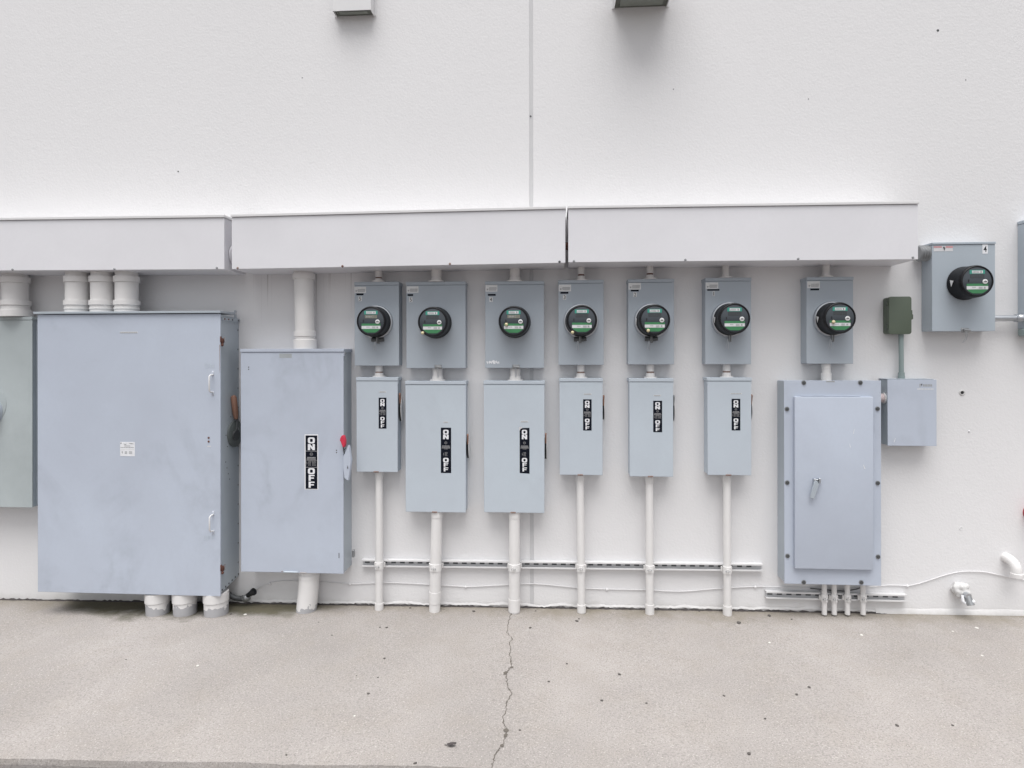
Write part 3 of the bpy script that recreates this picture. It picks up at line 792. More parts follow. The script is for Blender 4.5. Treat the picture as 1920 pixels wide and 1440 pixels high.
def digit(b, ch, px, py, h, d, m='ink', bold=.0, bg='papergrey', w=None, pad=(.5, .3)):
    p = at(px, py, d); k = mpp(px, py, d); hh = h*k; ww = (w or h*.55)*k
    b.box(p.x-ww*(.5+pad[0]), p.x+ww*(.5+pad[0]), -d-.0003, -d-.0008, p.z-hh*(.5+pad[1]), p.z+hh*(.5+pad[1]), bg, 0)
    b.text(ch, p.x, -d-.0014, p.z-hh/2, hh, m, ww, bold)

def meter_box(x0, x1, yt, yb, d, label, face, ch=None, chpos=None, lcd=False, seal=None, ring=True, lock=0, sticker=None, bar=None, mat='meterbox', hasp=None, warn=True, lip=6):
    X0, X1, Z0, Z1 = rect(x0, x1, yt, yb, d)
    r = thing('meter_box', ((X0+X1)/2, 0, Z0), label, 'meter box', 'grey meter boxes with round meters')
    b = MB(); k = mpp((x0+x1)/2, yt, d)
    zl = Z1-lip*k
    b.box(X0+.0015, X1-.0015, -d+.004, 0, Z0+.001, zl+.004, mat, .003, 2); b.build('enclosure', r)
    b = MB(); b.box(X0, X1, -d, -d+.0035, Z0, zl-.0008, mat, .0015, 1); b.build('cover', r)
    b = MB(); b.box(X0-.001, X1+.001, -d-.004, .0, zl, Z1, mat, .002, 2); b.build('top_lid', r)
    meter(r, face[0], face[1], d, lcd=lcd, seal=seal, ring=ring, lock=lock, warn=warn)
    if sticker:
        sx0, sx1, sy0, sy1 = sticker; A0, A1, B0, B1 = rect(sx0, sx1, sy0, sy1, d)
        b = MB(); y = -d-.0006; w, h = A1-A0, B1-B0
        b.box(A0, A1, -d, y, B0, B1, 'papergrey' if mat == 'meterbox' else 'paper', 0)
        if mat == 'meterbox':
            for i, (u0, u1) in enumerate(((.30, .93), (.26, .93), (.3, .9))):
                z = B1-h*(.40+.17*i); b.poly([(A0+w*u0, y-.0006, z-h*.07), (A0+w*u1, y-.0006, z-h*.07), (A0+w*u1, y-.0006, z+h*.03), (A0+w*u0, y-.0006, z+h*.03)], 'inkgrey')
            b.poly([(A0+w*.1, y-.0006, B0+h*.22), (A0+w*.22, y-.0006, B0+h*.22), (A0+w*.22, y-.0006, B0+h*.45), (A0+w*.1, y-.0006, B0+h*.45)], 'inkgrey')
        b.build('sticker', r)
    if bar:
        A0, A1, B0, B1 = rect(*bar, d); b = MB(); b.box(A0, A1, -d, -d-.0007, B0, B1, 'labelblk', 0); b.build('black_strip', r)
    if ch:
        b = MB(); digit(b, ch, chpos[0], chpos[1], 7.2, d, 'darksteel', .004, 'papergrey', 1.4 if ch == '1' else 4.0, (.9, .12) if ch == '1' else (.28, .12)); b.build('number_sticker', r)
    if hasp:
        p = at(hasp[0], hasp[1], d); b = MB()
        b.box(p.x-.018, p.x+.020, -d-.003, -d-.0002, p.z-.012, p.z+.012, 'steel', .002)
        b.cyl((p.x-.010, -d-.009, p.z), (p.x+.022, -d-.009, p.z-.003), .007, 'steel', 12)
        q = hasp[2] if len(hasp) > 2 else .05
        b.tube([(p.x, -d-.010, p.z), (p.x-.003, -d-.016, p.z-q*.35), (p.x-.001, -d-.006, p.z-q*.7), (p.x-.002, -d+.012, p.z-q)], .0016, 'emt', 6)
        b.tube([(p.x+.003, -d-.010, p.z), (p.x+.006, -d-.014, p.z-q*.4), (p.x+.004, -d-.006, p.z-q*.75), (p.x-.001, -d+.010, p.z-q*.98)], .0014, 'emt', 6)
        b.build('hasp_seal', r, smooth=50)
    return r
db = .083
meter_box(665, 748.2, 528, 685, db, 'narrow grey meter box marked 5, leftmost of the row', (695.5, 601.5), '5', (675.5, 559.5), lcd=True, lock=-2, sticker=(664.8, 686.6, 537, 548.8), bar=(668.3, 682, 549.5, 553), ring=True, warn=False)
meter_box(762, 873, 528, 690, db, 'wide grey meter box marked 5, its meter with a pale seal', (811, 603), '5', (770.5, 561.5), seal=(792.5, 624), sticker=(762.6, 785, 536.5, 548.6), bar=(764.5, 775, 551, 554.5), hasp=(821, 687.5, .06), ring=False, warn=False)
mb4 = meter_box(910, 1020.2, 527.5, 690, db, 'wide grey meter box marked 4 with white scratches in its lower left corner', (963.2, 602), '4', (920.8, 561.5), lcd=True, seal=(949.5, 608.3), sticker=(910.7, 933, 534.3, 546.8), bar=(915, 929.8, 551, 554.5), hasp=(967, 687.5, .06), ring=False, warn=False)
meter_box(1047.2, 1132, 525.5, 684.5, db, 'narrow grey meter box marked 3, just right of the wall joint', (1091.2, 600.5), '3', (1058.8, 557.5), seal=(1073.5, 623.5), lock=1, sticker=(1048, 1071, 534, 546.5), bar=(1051, 1066, 547.5, 551), warn=False)
meter_box(1178, 1264, 524, 684, db, 'narrow grey meter box marked 2', (1228, 600), '2', (1191, 553), seal=(1215.5, 620.5), lock=1, sticker=(1178.8, 1202, 531, 543.5), bar=(1183, 1198, 543.8, 547))
meter_box(1322.5, 1408.5, 522, 684, db, 'narrow grey meter box marked 1', (1378, 598), '1', (1338.5, 551.5), sticker=(1323.5, 1347, 530.5, 542.5), bar=(1326.3, 1349.2, 543, 546), lock=.5)
meter_box(1512.5, 1600, 521, 683.5, db, 'narrow grey meter box without a number, above the bolted panel', (1575.8, 597.5), seal=(1563, 605), sticker=(1513.8, 1537.5, 528.8, 541.5), bar=(1519.5, 1536, 542.3, 545.8), lock=.5)
r8 = meter_box(1748, 1866.5, 456, 623, .095, 'grey meter box mounted higher than the rest, with a white sticker reading 4', (1833.5, 529), mat='meterbox2', sticker=(1751, 1787, 463.5, 473), hasp=(1808.5, 621, .065), ring=False, lip=4.5)
b = MB(); digit(b, '4', 1847.3, 469, 12, .095, 'black', .012, 'labelwht', 6.2, (.32, .26)); b.build('number_sticker', r8)
X0, X1, Z0, Z1 = rect(1751, 1787, 463.5, 473, .095); w, h = X1-X0, Z1-Z0; y = -.0962
b = MB(); b.poly([(X0, y, Z1-h*.3), (X0+w*.42, y, Z1-h*.3), (X0+w*.42, y, Z1), (X0, y, Z1)], 'pink'); b.poly([(X0+w*.62, y, Z1-h*.35), (X1, y, Z1-h*.35), (X1, y, Z1), (X0+w*.62, y, Z1)], 'pink')
b.poly([(X0+w*.47, y-.0003, Z1-h*.15), (X0+w*.55, y-.0003, Z0+h*.1), (X0+w*.60, y-.0003, Z0+h*.5), (X0+w*.56, y-.0003, Z1-h*.1)], 'ink'); b.build('warning_print', r8)
# white scratches on the wide box
b = MB(); rng = random.Random(5); y = -db-.0012
for i in range(16):
    t = i/15; px = 912.5+t*22.5; c = 679.5+rng.uniform(-1, 1); hh = 3.2*(1-abs(t-.5)*.9)+rng.uniform(-.8, .8)
    p = at(px, c-hh, db); q = at(px+rng.uniform(.5, 2.5), c+hh, db); wd = rng.uniform(.0015, .0035)
    b.poly([(p.x-wd, y-i*1e-5, p.z), (p.x+wd, y-i*1e-5, p.z), (q.x+wd*.6, y-i*1e-5, q.z), (q.x-wd*.6, y-i*1e-5, q.z)], 'labelwht')
b.build('scratch_marks', mb4)

# ------------------------------------------------------------------ switch boxes
def switch_box(x0, x1, yt, yb, d, label, lab, hy, gap=False, curl=False, strip=None, lip=6.3, brown='copper', long=False):
    X0, X1, Z0, Z1 = rect(x0, x1, yt, yb, d)
    r = thing('switch_box', ((X0+X1)/2, 0, Z0), label, 'switch box', 'grey switch boxes with ON and OFF labels')
    k = mpp((x0+x1)/2, yt, d); zl = Z1-lip*k
    b = MB(); b.box(X0+.004, X1-.004, -d+.0045, 0, Z0+.001, zl-.001, 'disc', .002, 2); b.build('enclosure', r)
    b = MB(); b.box(X0, X1, -d, -d+.004, Z0, zl-.0018, 'disc', .0018, 2); b.build('door', r)
    b = MB(); b.box(X0-.002, X1+.002, -d-.003, .0, zl, Z1, 'disc', .002, 2); b.box(X1-.0005, X1+.0025, -d+.004, -d+.02, zl-.016, zl-.0005, 'disc', .0008); b.box(X0-.0025, X0+.0005, -d+.004, -d+.02, zl-.016, zl-.0005, 'disc', .0008); b.build('top_lid', r)
    switch_label(r, *lab, d, False, gap, curl)
    if strip:
        A0, A1, B0, B1 = rect(*strip, d); b = MB(); b.box(A0, A1, -d+.0002, -d-.0006, B0, B1, 'papergrey', 0)
        w = A1-A0
        for i in range(7): b.poly([(A0+w*(.05+.13*i), -d-.0011, B0+.001), (A0+w*(.14+.13*i), -d-.0011, B0+.001), (A0+w*(.14+.13*i), -d-.0011, B1-.001), (A0+w*(.05+.13*i), -d-.0011, B1-.001)], 'inkgrey')
        b.build('nameplate', r)
    # bottom latch
    xm = X0+(X1-X0)*.49
    b = MB(); b.box(xm-.017, xm+.012, -d-.004, -d+.003, Z0-.003, Z0+.0045, 'rustpale', .0015); b.box(xm-.006, xm+.004, -d-.006, -d-.0035, Z0-.001, Z0+.0035, 'rust', .001); b.build('latch', r)
    # throw handle on the right side
    z0_, z1_ = at(x1, hy[1], d).z, at(x1, hy[0], d).z; zc = (z0_+z1_)/2; hl = (z1_-z0_)/2
    yc = -d*.52
    b = MB()
    def lens(hw, hl_, zc_=zc, n=12):
        pts = []
        for i in range(n+1):
            t = -1+2*i/n; pts.append((yc-hw*(1-t*t), zc_+hl_*t))
        for i in range(n-1, 0, -1):
            t = -1+2*i/n; pts.append((yc+hw*(1-t*t), zc_+hl_*t))
        return pts
    b.prism([(X1+.0005, a, c) for a, c in lens(.020, hl*.72, zc-.1*hl)], (.010, 0, 0), 'black'); hd = b.build('throw_handle', r)
    b = MB(); b.prism([(X1+.0115, a, c) for a, c in lens(.027, hl*.86, zc-.08*hl)], (.0026, 0, 0), 'trim'); b.build('cover_plate', hd)
    b = MB(); zt = zc+hl*.62; b.prism([(X1+.003, yc-.006, zt-.030), (X1+.003, yc-.020, zt-.030), (X1+.003, yc-.036, zt+.022), (X1+.003, yc-.024, zt+.030), (X1+.003, yc-.010, zt+.012)], (.0085, 0, 0), brown, .002); b.build('grip', hd)
    return r
ds = .095
switch_box(668, 745.3, 706.8, 884.3, ds, 'small switch box nearest the big switch box with the red handle', (709.8, 724.4, 745, 803), (735, 796), strip=(711, 724, 733, 735.5))
switch_box(760, 873, 714, 960, ds, 'tall switch box whose flat black label has a scratch, second from left', (826.2, 845.5, 801.5, 886.5), (814, 866), gap=True, curl=False, strip=(831, 840, 790, 792.5))
switch_box(907, 1020.4, 714, 961.3, ds, 'tall switch box whose black label curls at its top corner', (974, 992.4, 802, 887), (812, 868), gap=True, curl=True, strip=(976, 990, 789, 792))
switch_box(1049, 1129.6, 709.5, 891, ds, 'small switch box just right of the wall joint', (1093, 1109, 749, 807.5), (742, 793), strip=(1094.5, 1109, 738, 740.5))
switch_box(1180, 1262, 710, 894.3, ds, 'small switch box second from the right in the row', (1224.5, 1241.2, 752, 811), (741, 796), strip=(1225.5, 1239, 741, 743.5), brown='steel')
switch_box(1326.3, 1408.5, 709, 892, ds, 'small switch box at the right end of the row, beside the bolted panel', (1371.5, 1387.8, 748.7, 808), (741, 794), strip=(1369.5, 1391, 738, 740), curl=False)

# the big switch box with the red handle
d = .14
X0, X1, Z0, Z1 = rect(451, 643.7, 653, 1073, d)
r = thing('switch_box', ((X0+X1)/2, 0, Z0), 'big blue-grey switch box with a red throw handle and a large ON and OFF label', 'switch box')
zl = Z1-5.8*mpp(550, 655, d)
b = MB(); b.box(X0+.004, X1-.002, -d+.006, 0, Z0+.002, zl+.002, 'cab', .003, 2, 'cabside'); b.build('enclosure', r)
b = MB(); b.box(X0, X1, -d, -d+.0055, Z0, zl-.0015, 'cab', .002, 2); b.build('door', r)
b = MB(); b.box(X0-.002, X1+.003, -d-.004, .0, zl, Z1, 'cab', .002, 2); b.box(X1-.0005, X1+.003, -d+.001, -d+.030, zl-.022, zl-.0005, 'cab', .002); b.build('top_lid', r)
p = at_x(646.5, 662, X1+.003); b = MB(); b.lathe((X1+.003, p.y, p.z), (1, 0, 0), [(0, .007), (.004, .006), (.005, .003)], 'steel', 12); b.build('screw', r)
switch_label(r, 572.7, 594.6, 815.5, 915.5, d, True)
A0, A1, B0, B1 = rect(524, 547, 662, 670, d); b = MB(); b.box(A0, A1, -d+.0002, -d-.0003, B0, B1, 'worn', 0); b.build('worn_nameplate', r)
for px, pys in ((466.2, (687.2, 691.2)), (630.5, (843.5, 847.8))):
    for py in pys:
        p = at(px, py, d); b = MB(); b.lathe((p.x, -d+.0005, p.z), (0, -1, 0), [(0, .0035), (.0012, .003)], 'gap', 10); b.build('rivet_hole', r)
p0, p1 = at(634.8, 1036, d), at(634.8, 1045.5, d); b = MB(); b.box(p0.x-.0018, p0.x+.0018, -d+.0002, -d-.001, p1.z, p0.z, 'gap', 0); b.build('slot', r)
b = MB(); q = at(540, 1071, d); q2 = at(571, 1073, d)
b.box(at(529, 1072, d).x, at(558, 1072, d).x, -d-.006, -d-.0002, q.z-.004, q.z+.0035, 'disc', .002); b.box(at(527, 1071, d).x, at(531.5, 1071, d).x, -d-.0075, -d-.0005, q.z, q.z+.006, 'rust', .0015); b.box(at(562, 1071, d).x, at(575, 1071, d).x, -d-.006, -d-.0002, q2.z-.001, q2.z+.005, 'rustpale', .0015); b.build('latch', r)
p = at(661.5, 1037, .05); b = MB(); b.box(p.x-.006, p.x+.008, -.06, -.04, p.z-.02, p.z+.02, 'steel', .003); b.build('side_hasp', r)
dh = .16
pl = [(648.5, 843.5), (652.2, 833.5), (653.8, 838), (657.2, 863), (654.6, 884), (652.2, 900.5), (650, 899.5), (644.8, 895.5), (643, 876), (643.4, 855)]
b = MB(); b.prism([tuple(at(a, c, dh)) for a, c in pl], (.004, .018, 0), 'cab', .0015); hd = b.build('throw_handle', r)
b = MB(); b.prism([tuple(at(a, c, dh+.008)) for a, c in ((640.2, 815.8), (642.4, 815.4), (644, 816.2), (646.6, 825.5), (646.2, 832), (644.8, 838), (641.8, 838), (638.2, 827.5), (636.4, 825.5), (637.4, 820))], (.003, .020, 0), 'red', .003, 2); b.build('grip', hd)
b = MB(); p, q = at(643.2, 837, dh), at(645, 850, dh-.01); b.tube([p, q], .0035, 'darksteel', 8); p, q = at(643.5, 845, dh-.01), at(647.5, 840, dh-.006); b.tube([p, q], .003, 'darksteel', 8); b.build('lever', hd)
b = MB(); b.prism([tuple(at(a, c, dh+.0008)) for a, c in ((651.4, 871.5), (652.6, 878), (650.2, 877.5))], (0, -.001, 0), 'ink'); b.build('arrow_mark', hd)

# ------------------------------------------------------------------ the large cabinet
d = .205
X0, X1, Z0, Z1 = rect(70, 412.8, 587.5, 1112.3, d)
r = thing('electrical_cabinet', ((X0+X1)/2, 0, Z0), 'large blue-grey cabinet with two small handles, a white sticker and rusty hinges', 'electrical cabinet')
b = MB()
yb_, zb_ = -.001, Z0+.040
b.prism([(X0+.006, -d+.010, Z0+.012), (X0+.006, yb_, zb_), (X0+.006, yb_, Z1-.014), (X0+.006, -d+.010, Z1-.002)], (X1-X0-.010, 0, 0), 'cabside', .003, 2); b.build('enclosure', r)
b = MB(); b.box(X0, X1, -d, -d+.009, Z0, Z1, 'cab', .002, 2); door = b.build('door', r)
b = MB(); zt = at(240, 581.8, d+.012).z
b.prism([(X0-.014, -d-.012, Z1+.004), (X0-.014, -d-.012, zt), (X0-.014, -.06, zt+.001), (X0-.014, -.06, Z1+.004)], (X1-X0+.022, 0, 0), 'cabside', .001); b.build('rain_lid', r)
for y0, y1 in ((699, 737), (961, 997)):
    p, q = at(399, y0+2, d), at(399, y1-3, d)
    b = MB(); pts = [(p.x, -d, p.z), (p.x-.001, -d-.022, p.z-.002), (p.x-.004, -d-.028, p.z-.010), (q.x-.004, -d-.028, q.z+.010), (q.x-.001, -d-.022, q.z+.002), (q.x, -d, q.z)]
    b.tube(pts, .0042, 'trim', 10)
    b.box(p.x-.006, p.x+.006, -d-.0025, -d, p.z-.004, p.z+.018, 'cab', .001); b.box(q.x-.006, q.x+.006, -d-.0025, -d, q.z-.018, q.z+.004, 'cab', .001)
    b.build('pull_handle', r, smooth=60)
def emboss(word, x0, y0, dx, w, h, parent):
    b = MB()
    for i, ch in enumerate(word):
        A0, A1, B0, B1 = rect(x0+i*dx, x0+i*dx+w, y0, y0+h, d)
        if ch == 'O': L_O(b, A0, A1, B0, B1, -d-.0012, 'disc', .14, .12)
        else:
            P_ = [(0, 0), (.16, 0), (.16, .75), (.84, 0), (1, 0), (1, 1), (.84, 1), (.84, .25), (.16, 1), (0, 1)] if ch == 'N' else [(0, 0), (.18, 0), (.18, .42), (.8, .42), (.8, .55), (.18, .55), (.18, .87), (1, .87), (1, 1), (0, 1)]
            L_P(b, P_, A0, A1, B0, B1, -d-.0012, 'disc')
    return b.build('raised_lettering', parent)
emboss('ON', 384.5, 680.5, 10, 6.8, 7.5, r); emboss('OFF', 380.5, 1003, 8, 5.8, 8, r)
for py in (819.5, 826.5):
    p = at(391, py, d); b = MB(); b.lathe((p.x, -d+.0004, p.z), (0, -1, 0), [(0, .0058), (.003, .005)], 'rust', 14); b.build('screw', r)
A0, A1, B0, B1 = rect(388.5, 395, 834.5, 836.5, d); b = MB(); b.box(A0, A1, -d+.0002, -d-.0006, B0, B1, 'paper', 0); b.build('small_tag', r)
A0, A1, B0, B1 = rect(225, 252.5, 827, 853.5, d); w, h = A1-A0, B1-B0; y = -d-.0007
b = MB(); b.box(A0, A1, -d, y, B0, B1, 'labelwht', 0)
def q4(x0, x1, t0, t1, m, yy=.0006): b.poly([(A0+w*x0, y-yy, B1-h*t1), (A0+w*x1, y-yy, B1-h*t1), (A0+w*x1, y-yy, B1-h*t0), (A0+w*x0, y-yy, B1-h*t0)], m)
b.poly([(A0+w*.03, y-.0006, B1-h*.16), (A0+w*.09, y-.0006, B1-h*.12), (A0+w*.09, y-.0006, B1-h*.03), (A0+w*.04, y-.0006, B1-h*.06)], 'ink')
b.poly([(A0+w*.18, y-.0006, B1-h*.10), (A0+w*.34, y-.0006, B1-h*.21), (A0+w*.50, y-.0006, B1-h*.12), (A0+w*.34, y-.0006, B1-h*.14)], 'inkgrey')
b.poly([(A0+w*.56, y-.0006, B1-h*.09), (A0+w*.75, y-.0006, B1-h*.15), (A0+w*.98, y-.0006, B1-h*.14), (A0+w*.76, y-.0006, B1-h*.07)], 'inkgrey')
for t, a, c in ((.25, .28, .70), (.36, .03, .95), (.50, .05, .95)):
    for i in range(8):
        u = a+(c-a)*i/8; q4(u, u+(c-a)/8*.78, t, t+.045, 'inkgrey' if t < .45 else 'papergrey')
b.poly([(A0+w*.13, y-.0006, B1-h*.62), (A0+w*.18, y-.0006, B1-h*.70), (A0+w*.17, y-.0006, B1-h*.84), (A0+w*.11, y-.0006, B1-h*.74)], 'inkgrey')
for t in (.66, .73, .80): q4(.32, .48, t, t+.035, 'inkgrey'); q4(.60, .82, t, t+.035, 'inkgrey')
b.build('warning_sticker', r)
A0, A1, B0, B1 = rect(225.3, 258, 620, 623, d); w = A1-A0; b = MB(); b.box(A0, A1, -d+.0002, -d-.0006, B0, B1, 'papergrey', 0)
for i in range(10): b.poly([(A0+w*(.02+.098*i), -d-.0012, B0+.001), (A0+w*(.085+.098*i), -d-.0012, B0+.001), (A0+w*(.085+.098*i), -d-.0012, B1-.001), (A0+w*(.02+.098*i), -d-.0012, B1-.001)], 'inkgrey')
b.build('nameplate', r)
XS1 = X1-.004
for py in (637, 1065):
    p = at(413.8, py, d-.006); b = MB()
    b.box(X1-.004, X1+.008, -d+.0095, -d+.026, p.z-.018, p.z+.012, 'rust', .003); b.box(X1-.0005, X1+.004, -d-.004, -d+.010, p.z-.012, p.z+.022, 'rust', .002); b.box(X1+.010, X1+.014, -d+.018, -d+.028, p.z-.010, p.z+.018, 'emt', .001)
    b.blob((X1+.004, -d+.012, p.z-.024), .008, 'rust', 2, .3); b.build('hinge', r, smooth=50)
p, q = at(413.2, 645, d), at(413.2, 700, d)
b = MB(); b.poly([(X1-.0045, -d-.0006, p.z), (X1-.0012, -d-.0006, p.z), (X1-.0020, -d-.0006, q.z), (X1-.0034, -d-.0006, q.z+.02)], 'rustpale'); b.build('rust_streak', r)
# right flank: lifting eye, bolts, handle
def flank(px, py): return at_x(px, py, XS1)
p = flank(440, 588)
b = MB(); b.box(XS1-.001, XS1+.004, -.052, -.030, Z1-.05, Z1+.030, 'cabside', .002); b.build('lifting_eye', r)
b = MB(); b.lathe((XS1+.0042, -.041, Z1+.012), (1, 0, 0), [(0, .007), (.0006, .0065)], 'sealant', 14); b.build('eye_hole', r)
b = MB(); b.box(XS1, XS1+.007, -d+.02, -.004, Z1-.034, Z1-.018, 'cabside', .001); b.build('flange_rail', r)
for y in (-.165, -.125, -.085, -.020):
    b = MB(); b.lathe((XS1+.007, y, Z1-.026), (1, 0, 0), [(0, .005), (.003, .004)], 'rust' if y < -.1 else 'darksteel', 10); b.build('bolt', r)
for t in (.0, .2, .4, .6, .8, 1.0):
    y = -d+.024+t*(d-.034); z = Z0+.026+.026*t
    b = MB(); b.lathe((XS1-.0005, y, z), (1, 0, 0), [(0, .0052), (.0025, .0045)], 'black', 10); b.build('bolt', r)
for i in range(13):
    z = Z0+.12+i*(Z1-Z0-.2)/12
    b = MB(); b.lathe((XS1-.0005, -.012, z), (1, 0, 0), [(0, .0045), (.0025, .004)], 'darksteel', 8); b.build('bolt', r)
for px, py in ((423.5, 815), (426, 836), (422.8, 865), (425, 876), (427.5, 887), (430, 897), (432.5, 780)):
    p = flank(px, py); b = MB(); b.lathe((XS1-.0005, p.y, p.z), (1, 0, 0), [(0, .004), (.001, .0035)], 'gap', 8); b.build('vent_hole', r)
b = MB(); c0 = flank(437, 812); rr = .055
b.lathe((XS1-.001, -.055, c0.z), (1, 0, 0), [(0, .075), (.012, .075), (.016, .060), (.020, .030)], 'mech', 28)
b.cyl((XS1, -.075, c0.z-.005), (XS1+.030, -.080, c0.z-.006), .028, 'darksteel', 18); b.cyl((XS1+.01, -.09, c0.z+.010), (XS1+.02, -.05, c0.z+.03), .008, 'steel', 10)
hd = b.build('throw_handle', r)
b = MB(); b.tube([(XS1+.022, -.070, c0.z+.02), (XS1+.020, -.058, c0.z+.075), (XS1+.018, -.066, c0.z+.10)], .007, 'darksteel', 10); b.build('lever', hd)
b = MB(); b.tube([(XS1+.016, -.062, c0.z+.085), (XS1+.016, -.070, c0.z+.12), (XS1+.016, -.088, c0.z+.205), (XS1+.016, -.090, c0.z+.216)], [.012, .016, .016, .010], 'copper', 14); b.build('grip', hd, smooth=60)

# ------------------------------------------------------------------ cabinet at the left edge
d = .115
X0, X1, Z0, Z1 = rect(-130, 60.3, 592, 948, d)
r = thing('electrical_cabinet', ((X0+X1)/2, 0, Z0), 'chalky grey-green cabinet cut by the left edge of the view, with a round grey dome', 'electrical cabinet')
k = mpp(30, 600, d); zl = Z1-5.5*k
b = MB(); b.box(X0+.003, X1-.004, -d+.006, 0, Z0+.001, zl+.002, 'cabgreen', .003, 2, 'cabside'); b.build('enclosure', r)
b = MB(); b.box(X0, X1, -d, -d+.0055, Z0, zl-.001, 'cabgreen', .002, 2); b.build('door', r)
b = MB(); b.box(X0-.002, X1+.002, -d-.003, 0, zl, Z1, 'cabgreen', .002, 2); b.build('top_lid', r)
b = MB(); b.box(X1-.003, X1+.003, -d+.03, -d+.045, Z0+.01, zl-.01, 'cabside', .001); b.build('side_seam', r)
p = at(-38, 770, d+.05); b = MB(); b.lathe((p.x, -d, p.z), (0, -1, 0), [(0, .092), (.010, .090), (.018, .080), (.05, .078), (.075, .070), (.09, .052), (.098, .028), (.10, .004)], 'meterbox', 40); b.build('round_dome', r, smooth=60)
b = MB(); b.lathe((p.x, -d, p.z+.04), (0, -1, 0), [(0, .112), (.002, .111), (.003, .106)], 'cabgreen', 40); b.build('dome_plate', r, smooth=40)

# ------------------------------------------------------------------ the bolted panel
d = .108
X0, X1, Z0, Z1 = rect(1470, 1651.7, 715, 1098, d)
r = thing('panelboard', ((X0+X1)/2, 0, Z0), 'tall blue-grey panel with a bolted frame, raised door and slanted latch', 'electrical panel')
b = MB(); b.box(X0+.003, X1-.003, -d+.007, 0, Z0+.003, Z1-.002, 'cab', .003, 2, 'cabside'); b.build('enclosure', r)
b = MB(); b.box(X0, X1, -d, -d+.0065, Z0, Z1, 'cab', .002, 2); b.build('frame_plate', r)
for px, py in ((1507, 719), (1613, 719), (1475.3, 768), (1645, 768), (1475.5, 906), (1645, 907.3), (1475.7, 1043.5), (1645.3, 1045.5), (1506, 1093), (1613.8, 1093.5)):
    p = at(px, py, d); b = MB(); b.lathe((p.x, -d+.0005, p.z), (0, -1, 0), [(0, .0125), (.0022, .0120), (.0024, .0085), (.0065, .0080), (.0070, .0060)], 'steel', 16, mats=['steel', 'steel', 'darksteel', 'darksteel']); b.build('bolt', r, smooth=30)
dd2 = d+.022
A0, A1, B0, B1 = rect(1490, 1637.5, 745.5, 1069.3, dd2)
b = MB(); b.box(A0, A1, -dd2, -d-.0002, B0, B1, 'cab', .004, 3); dr = b.build('door', r)
A0, A1, B0, B1 = rect(1549, 1565, 715.6, 718, d); b = MB(); b.box(A0, A1, -d+.0002, -d-.0006, B0, B1, 'inkgrey', 0); b.build('nameplate', r)
p0 = at(1545, 742.3, d); b = MB(); b.box(at(1500, 743, d).x, at(1612, 743, d).x, -d-.004, -d, at(1500, 744, d).z, at(1500, 742.2, d).z, 'cab', .001); b.build('drip_edge', r)
b = MB()   # latch
c = at(1529, 903, dd2)
b.box(c.x-.016, c.x-.006, -dd2-.020, -dd2+.001, c.z-.015, c.z+.014, 'emt', .002); b.box(c.x+.009, c.x+.018, -dd2-.020, -dd2+.001, c.z-.010, c.z+.016, 'emt', .002); b.box(c.x-.006, c.x+.009, -dd2-.012, -dd2+.001, c.z-.008, c.z+.010, 'darksteel', .002)
lt = b.build('latch', dr)
pts = [(1527.5, 903), (1531.3, 903), (1535.5, 909), (1526.4, 937.5), (1518.2, 934.5)]
b = MB(); b.prism([tuple(at(a, e, dd2+.024)) for a, e in pts], (0, .010, 0), 'cabside', .002, 2); b.build('latch_lever', lt)
b = MB(); sy = -dd2-.0008
for (xa, ya, xb, yb2, wd) in ((1601.5, 806, 1599.5, 815, .0022), (1592.3, 833.5, 1594, 840.5, .0018), (1618.3, 873, 1621, 881, .0030)):
    p, q = at(xa, ya, dd2), at(xb, yb2, dd2); b.poly([(p.x-wd*.4, sy, p.z), (p.x+wd*.4, sy, p.z), (q.x+wd, sy, q.z), (q.x-wd*.6, sy, q.z)], 'labelwht')
b.build('scratch_marks', dr)

# ------------------------------------------------------------------ small grey box
d = .085
X0, X1, Z0, Z1 = rect(1664, 1756, 712.5, 838, d)
r = thing('junction_box', ((X0+X1)/2, 0, Z0), 'small plain grey box with a printed corner, under the green box', 'junction box')
b = MB(); b.box(X0+.003, X1-.006, -d+.004, 0, Z0+.002, Z1-.003, 'cab', .002, 2, 'cabside'); b.build('enclosure', r)
b = MB(); b.box(X0, X1, -d, -d+.0035, Z0, Z1-.003, 'cab', .0018, 2); b.build('cover', r)
b = MB(); b.box(X0-.001, X1-.012, -d+.004, 0, Z1-.0025, Z1+.001, 'cabside', .0008); b.build('top_flange', r)
b = MB(); A0, A1, B0, B1 = rect(1724, 1748.5, 721.5, 728, d); y = -d-.0005; w = A1-A0
b.poly([(A0, y, B0), (A0+.004, y, B0), (A0+.006, y, B1), (A0, y, B1)], 'inkgrey'); b.poly([(A0+w*.10, y, B1), (A0+w*.16, y, B0+.004), (A0+w*.22, y, B1)], 'ink')
for i in range(6): b.poly([(A0+w*(.26+.12*i), y, B0+.004), (A0+w*(.35+.12*i), y, B0+.004), (A0+w*(.35+.12*i), y, B1-.002), (A0+w*(.26+.12*i), y, B1-.002)], 'inkgrey')
A0, A1, B0, B1 = rect(1720, 1751, 730.3, 732.4, d); w = A1-A0
for i in range(11): b.poly([(A0+w*(.09*i), y, B0), (A0+w*(.09*i+.065), y, B0), (A0+w*(.09*i+.065), y, B1), (A0+w*.09*i, y, B1)], 'papergrey')
p, q = at(1678.3, 823, d), at(1675.6, 831, d); b.poly([(p.x, y, p.z), (p.x+.0015, y, p.z), (q.x+.002, y, q.z), (q.x-.001, y, q.z)], 'labelwht')
b.build('printed_marks', r)

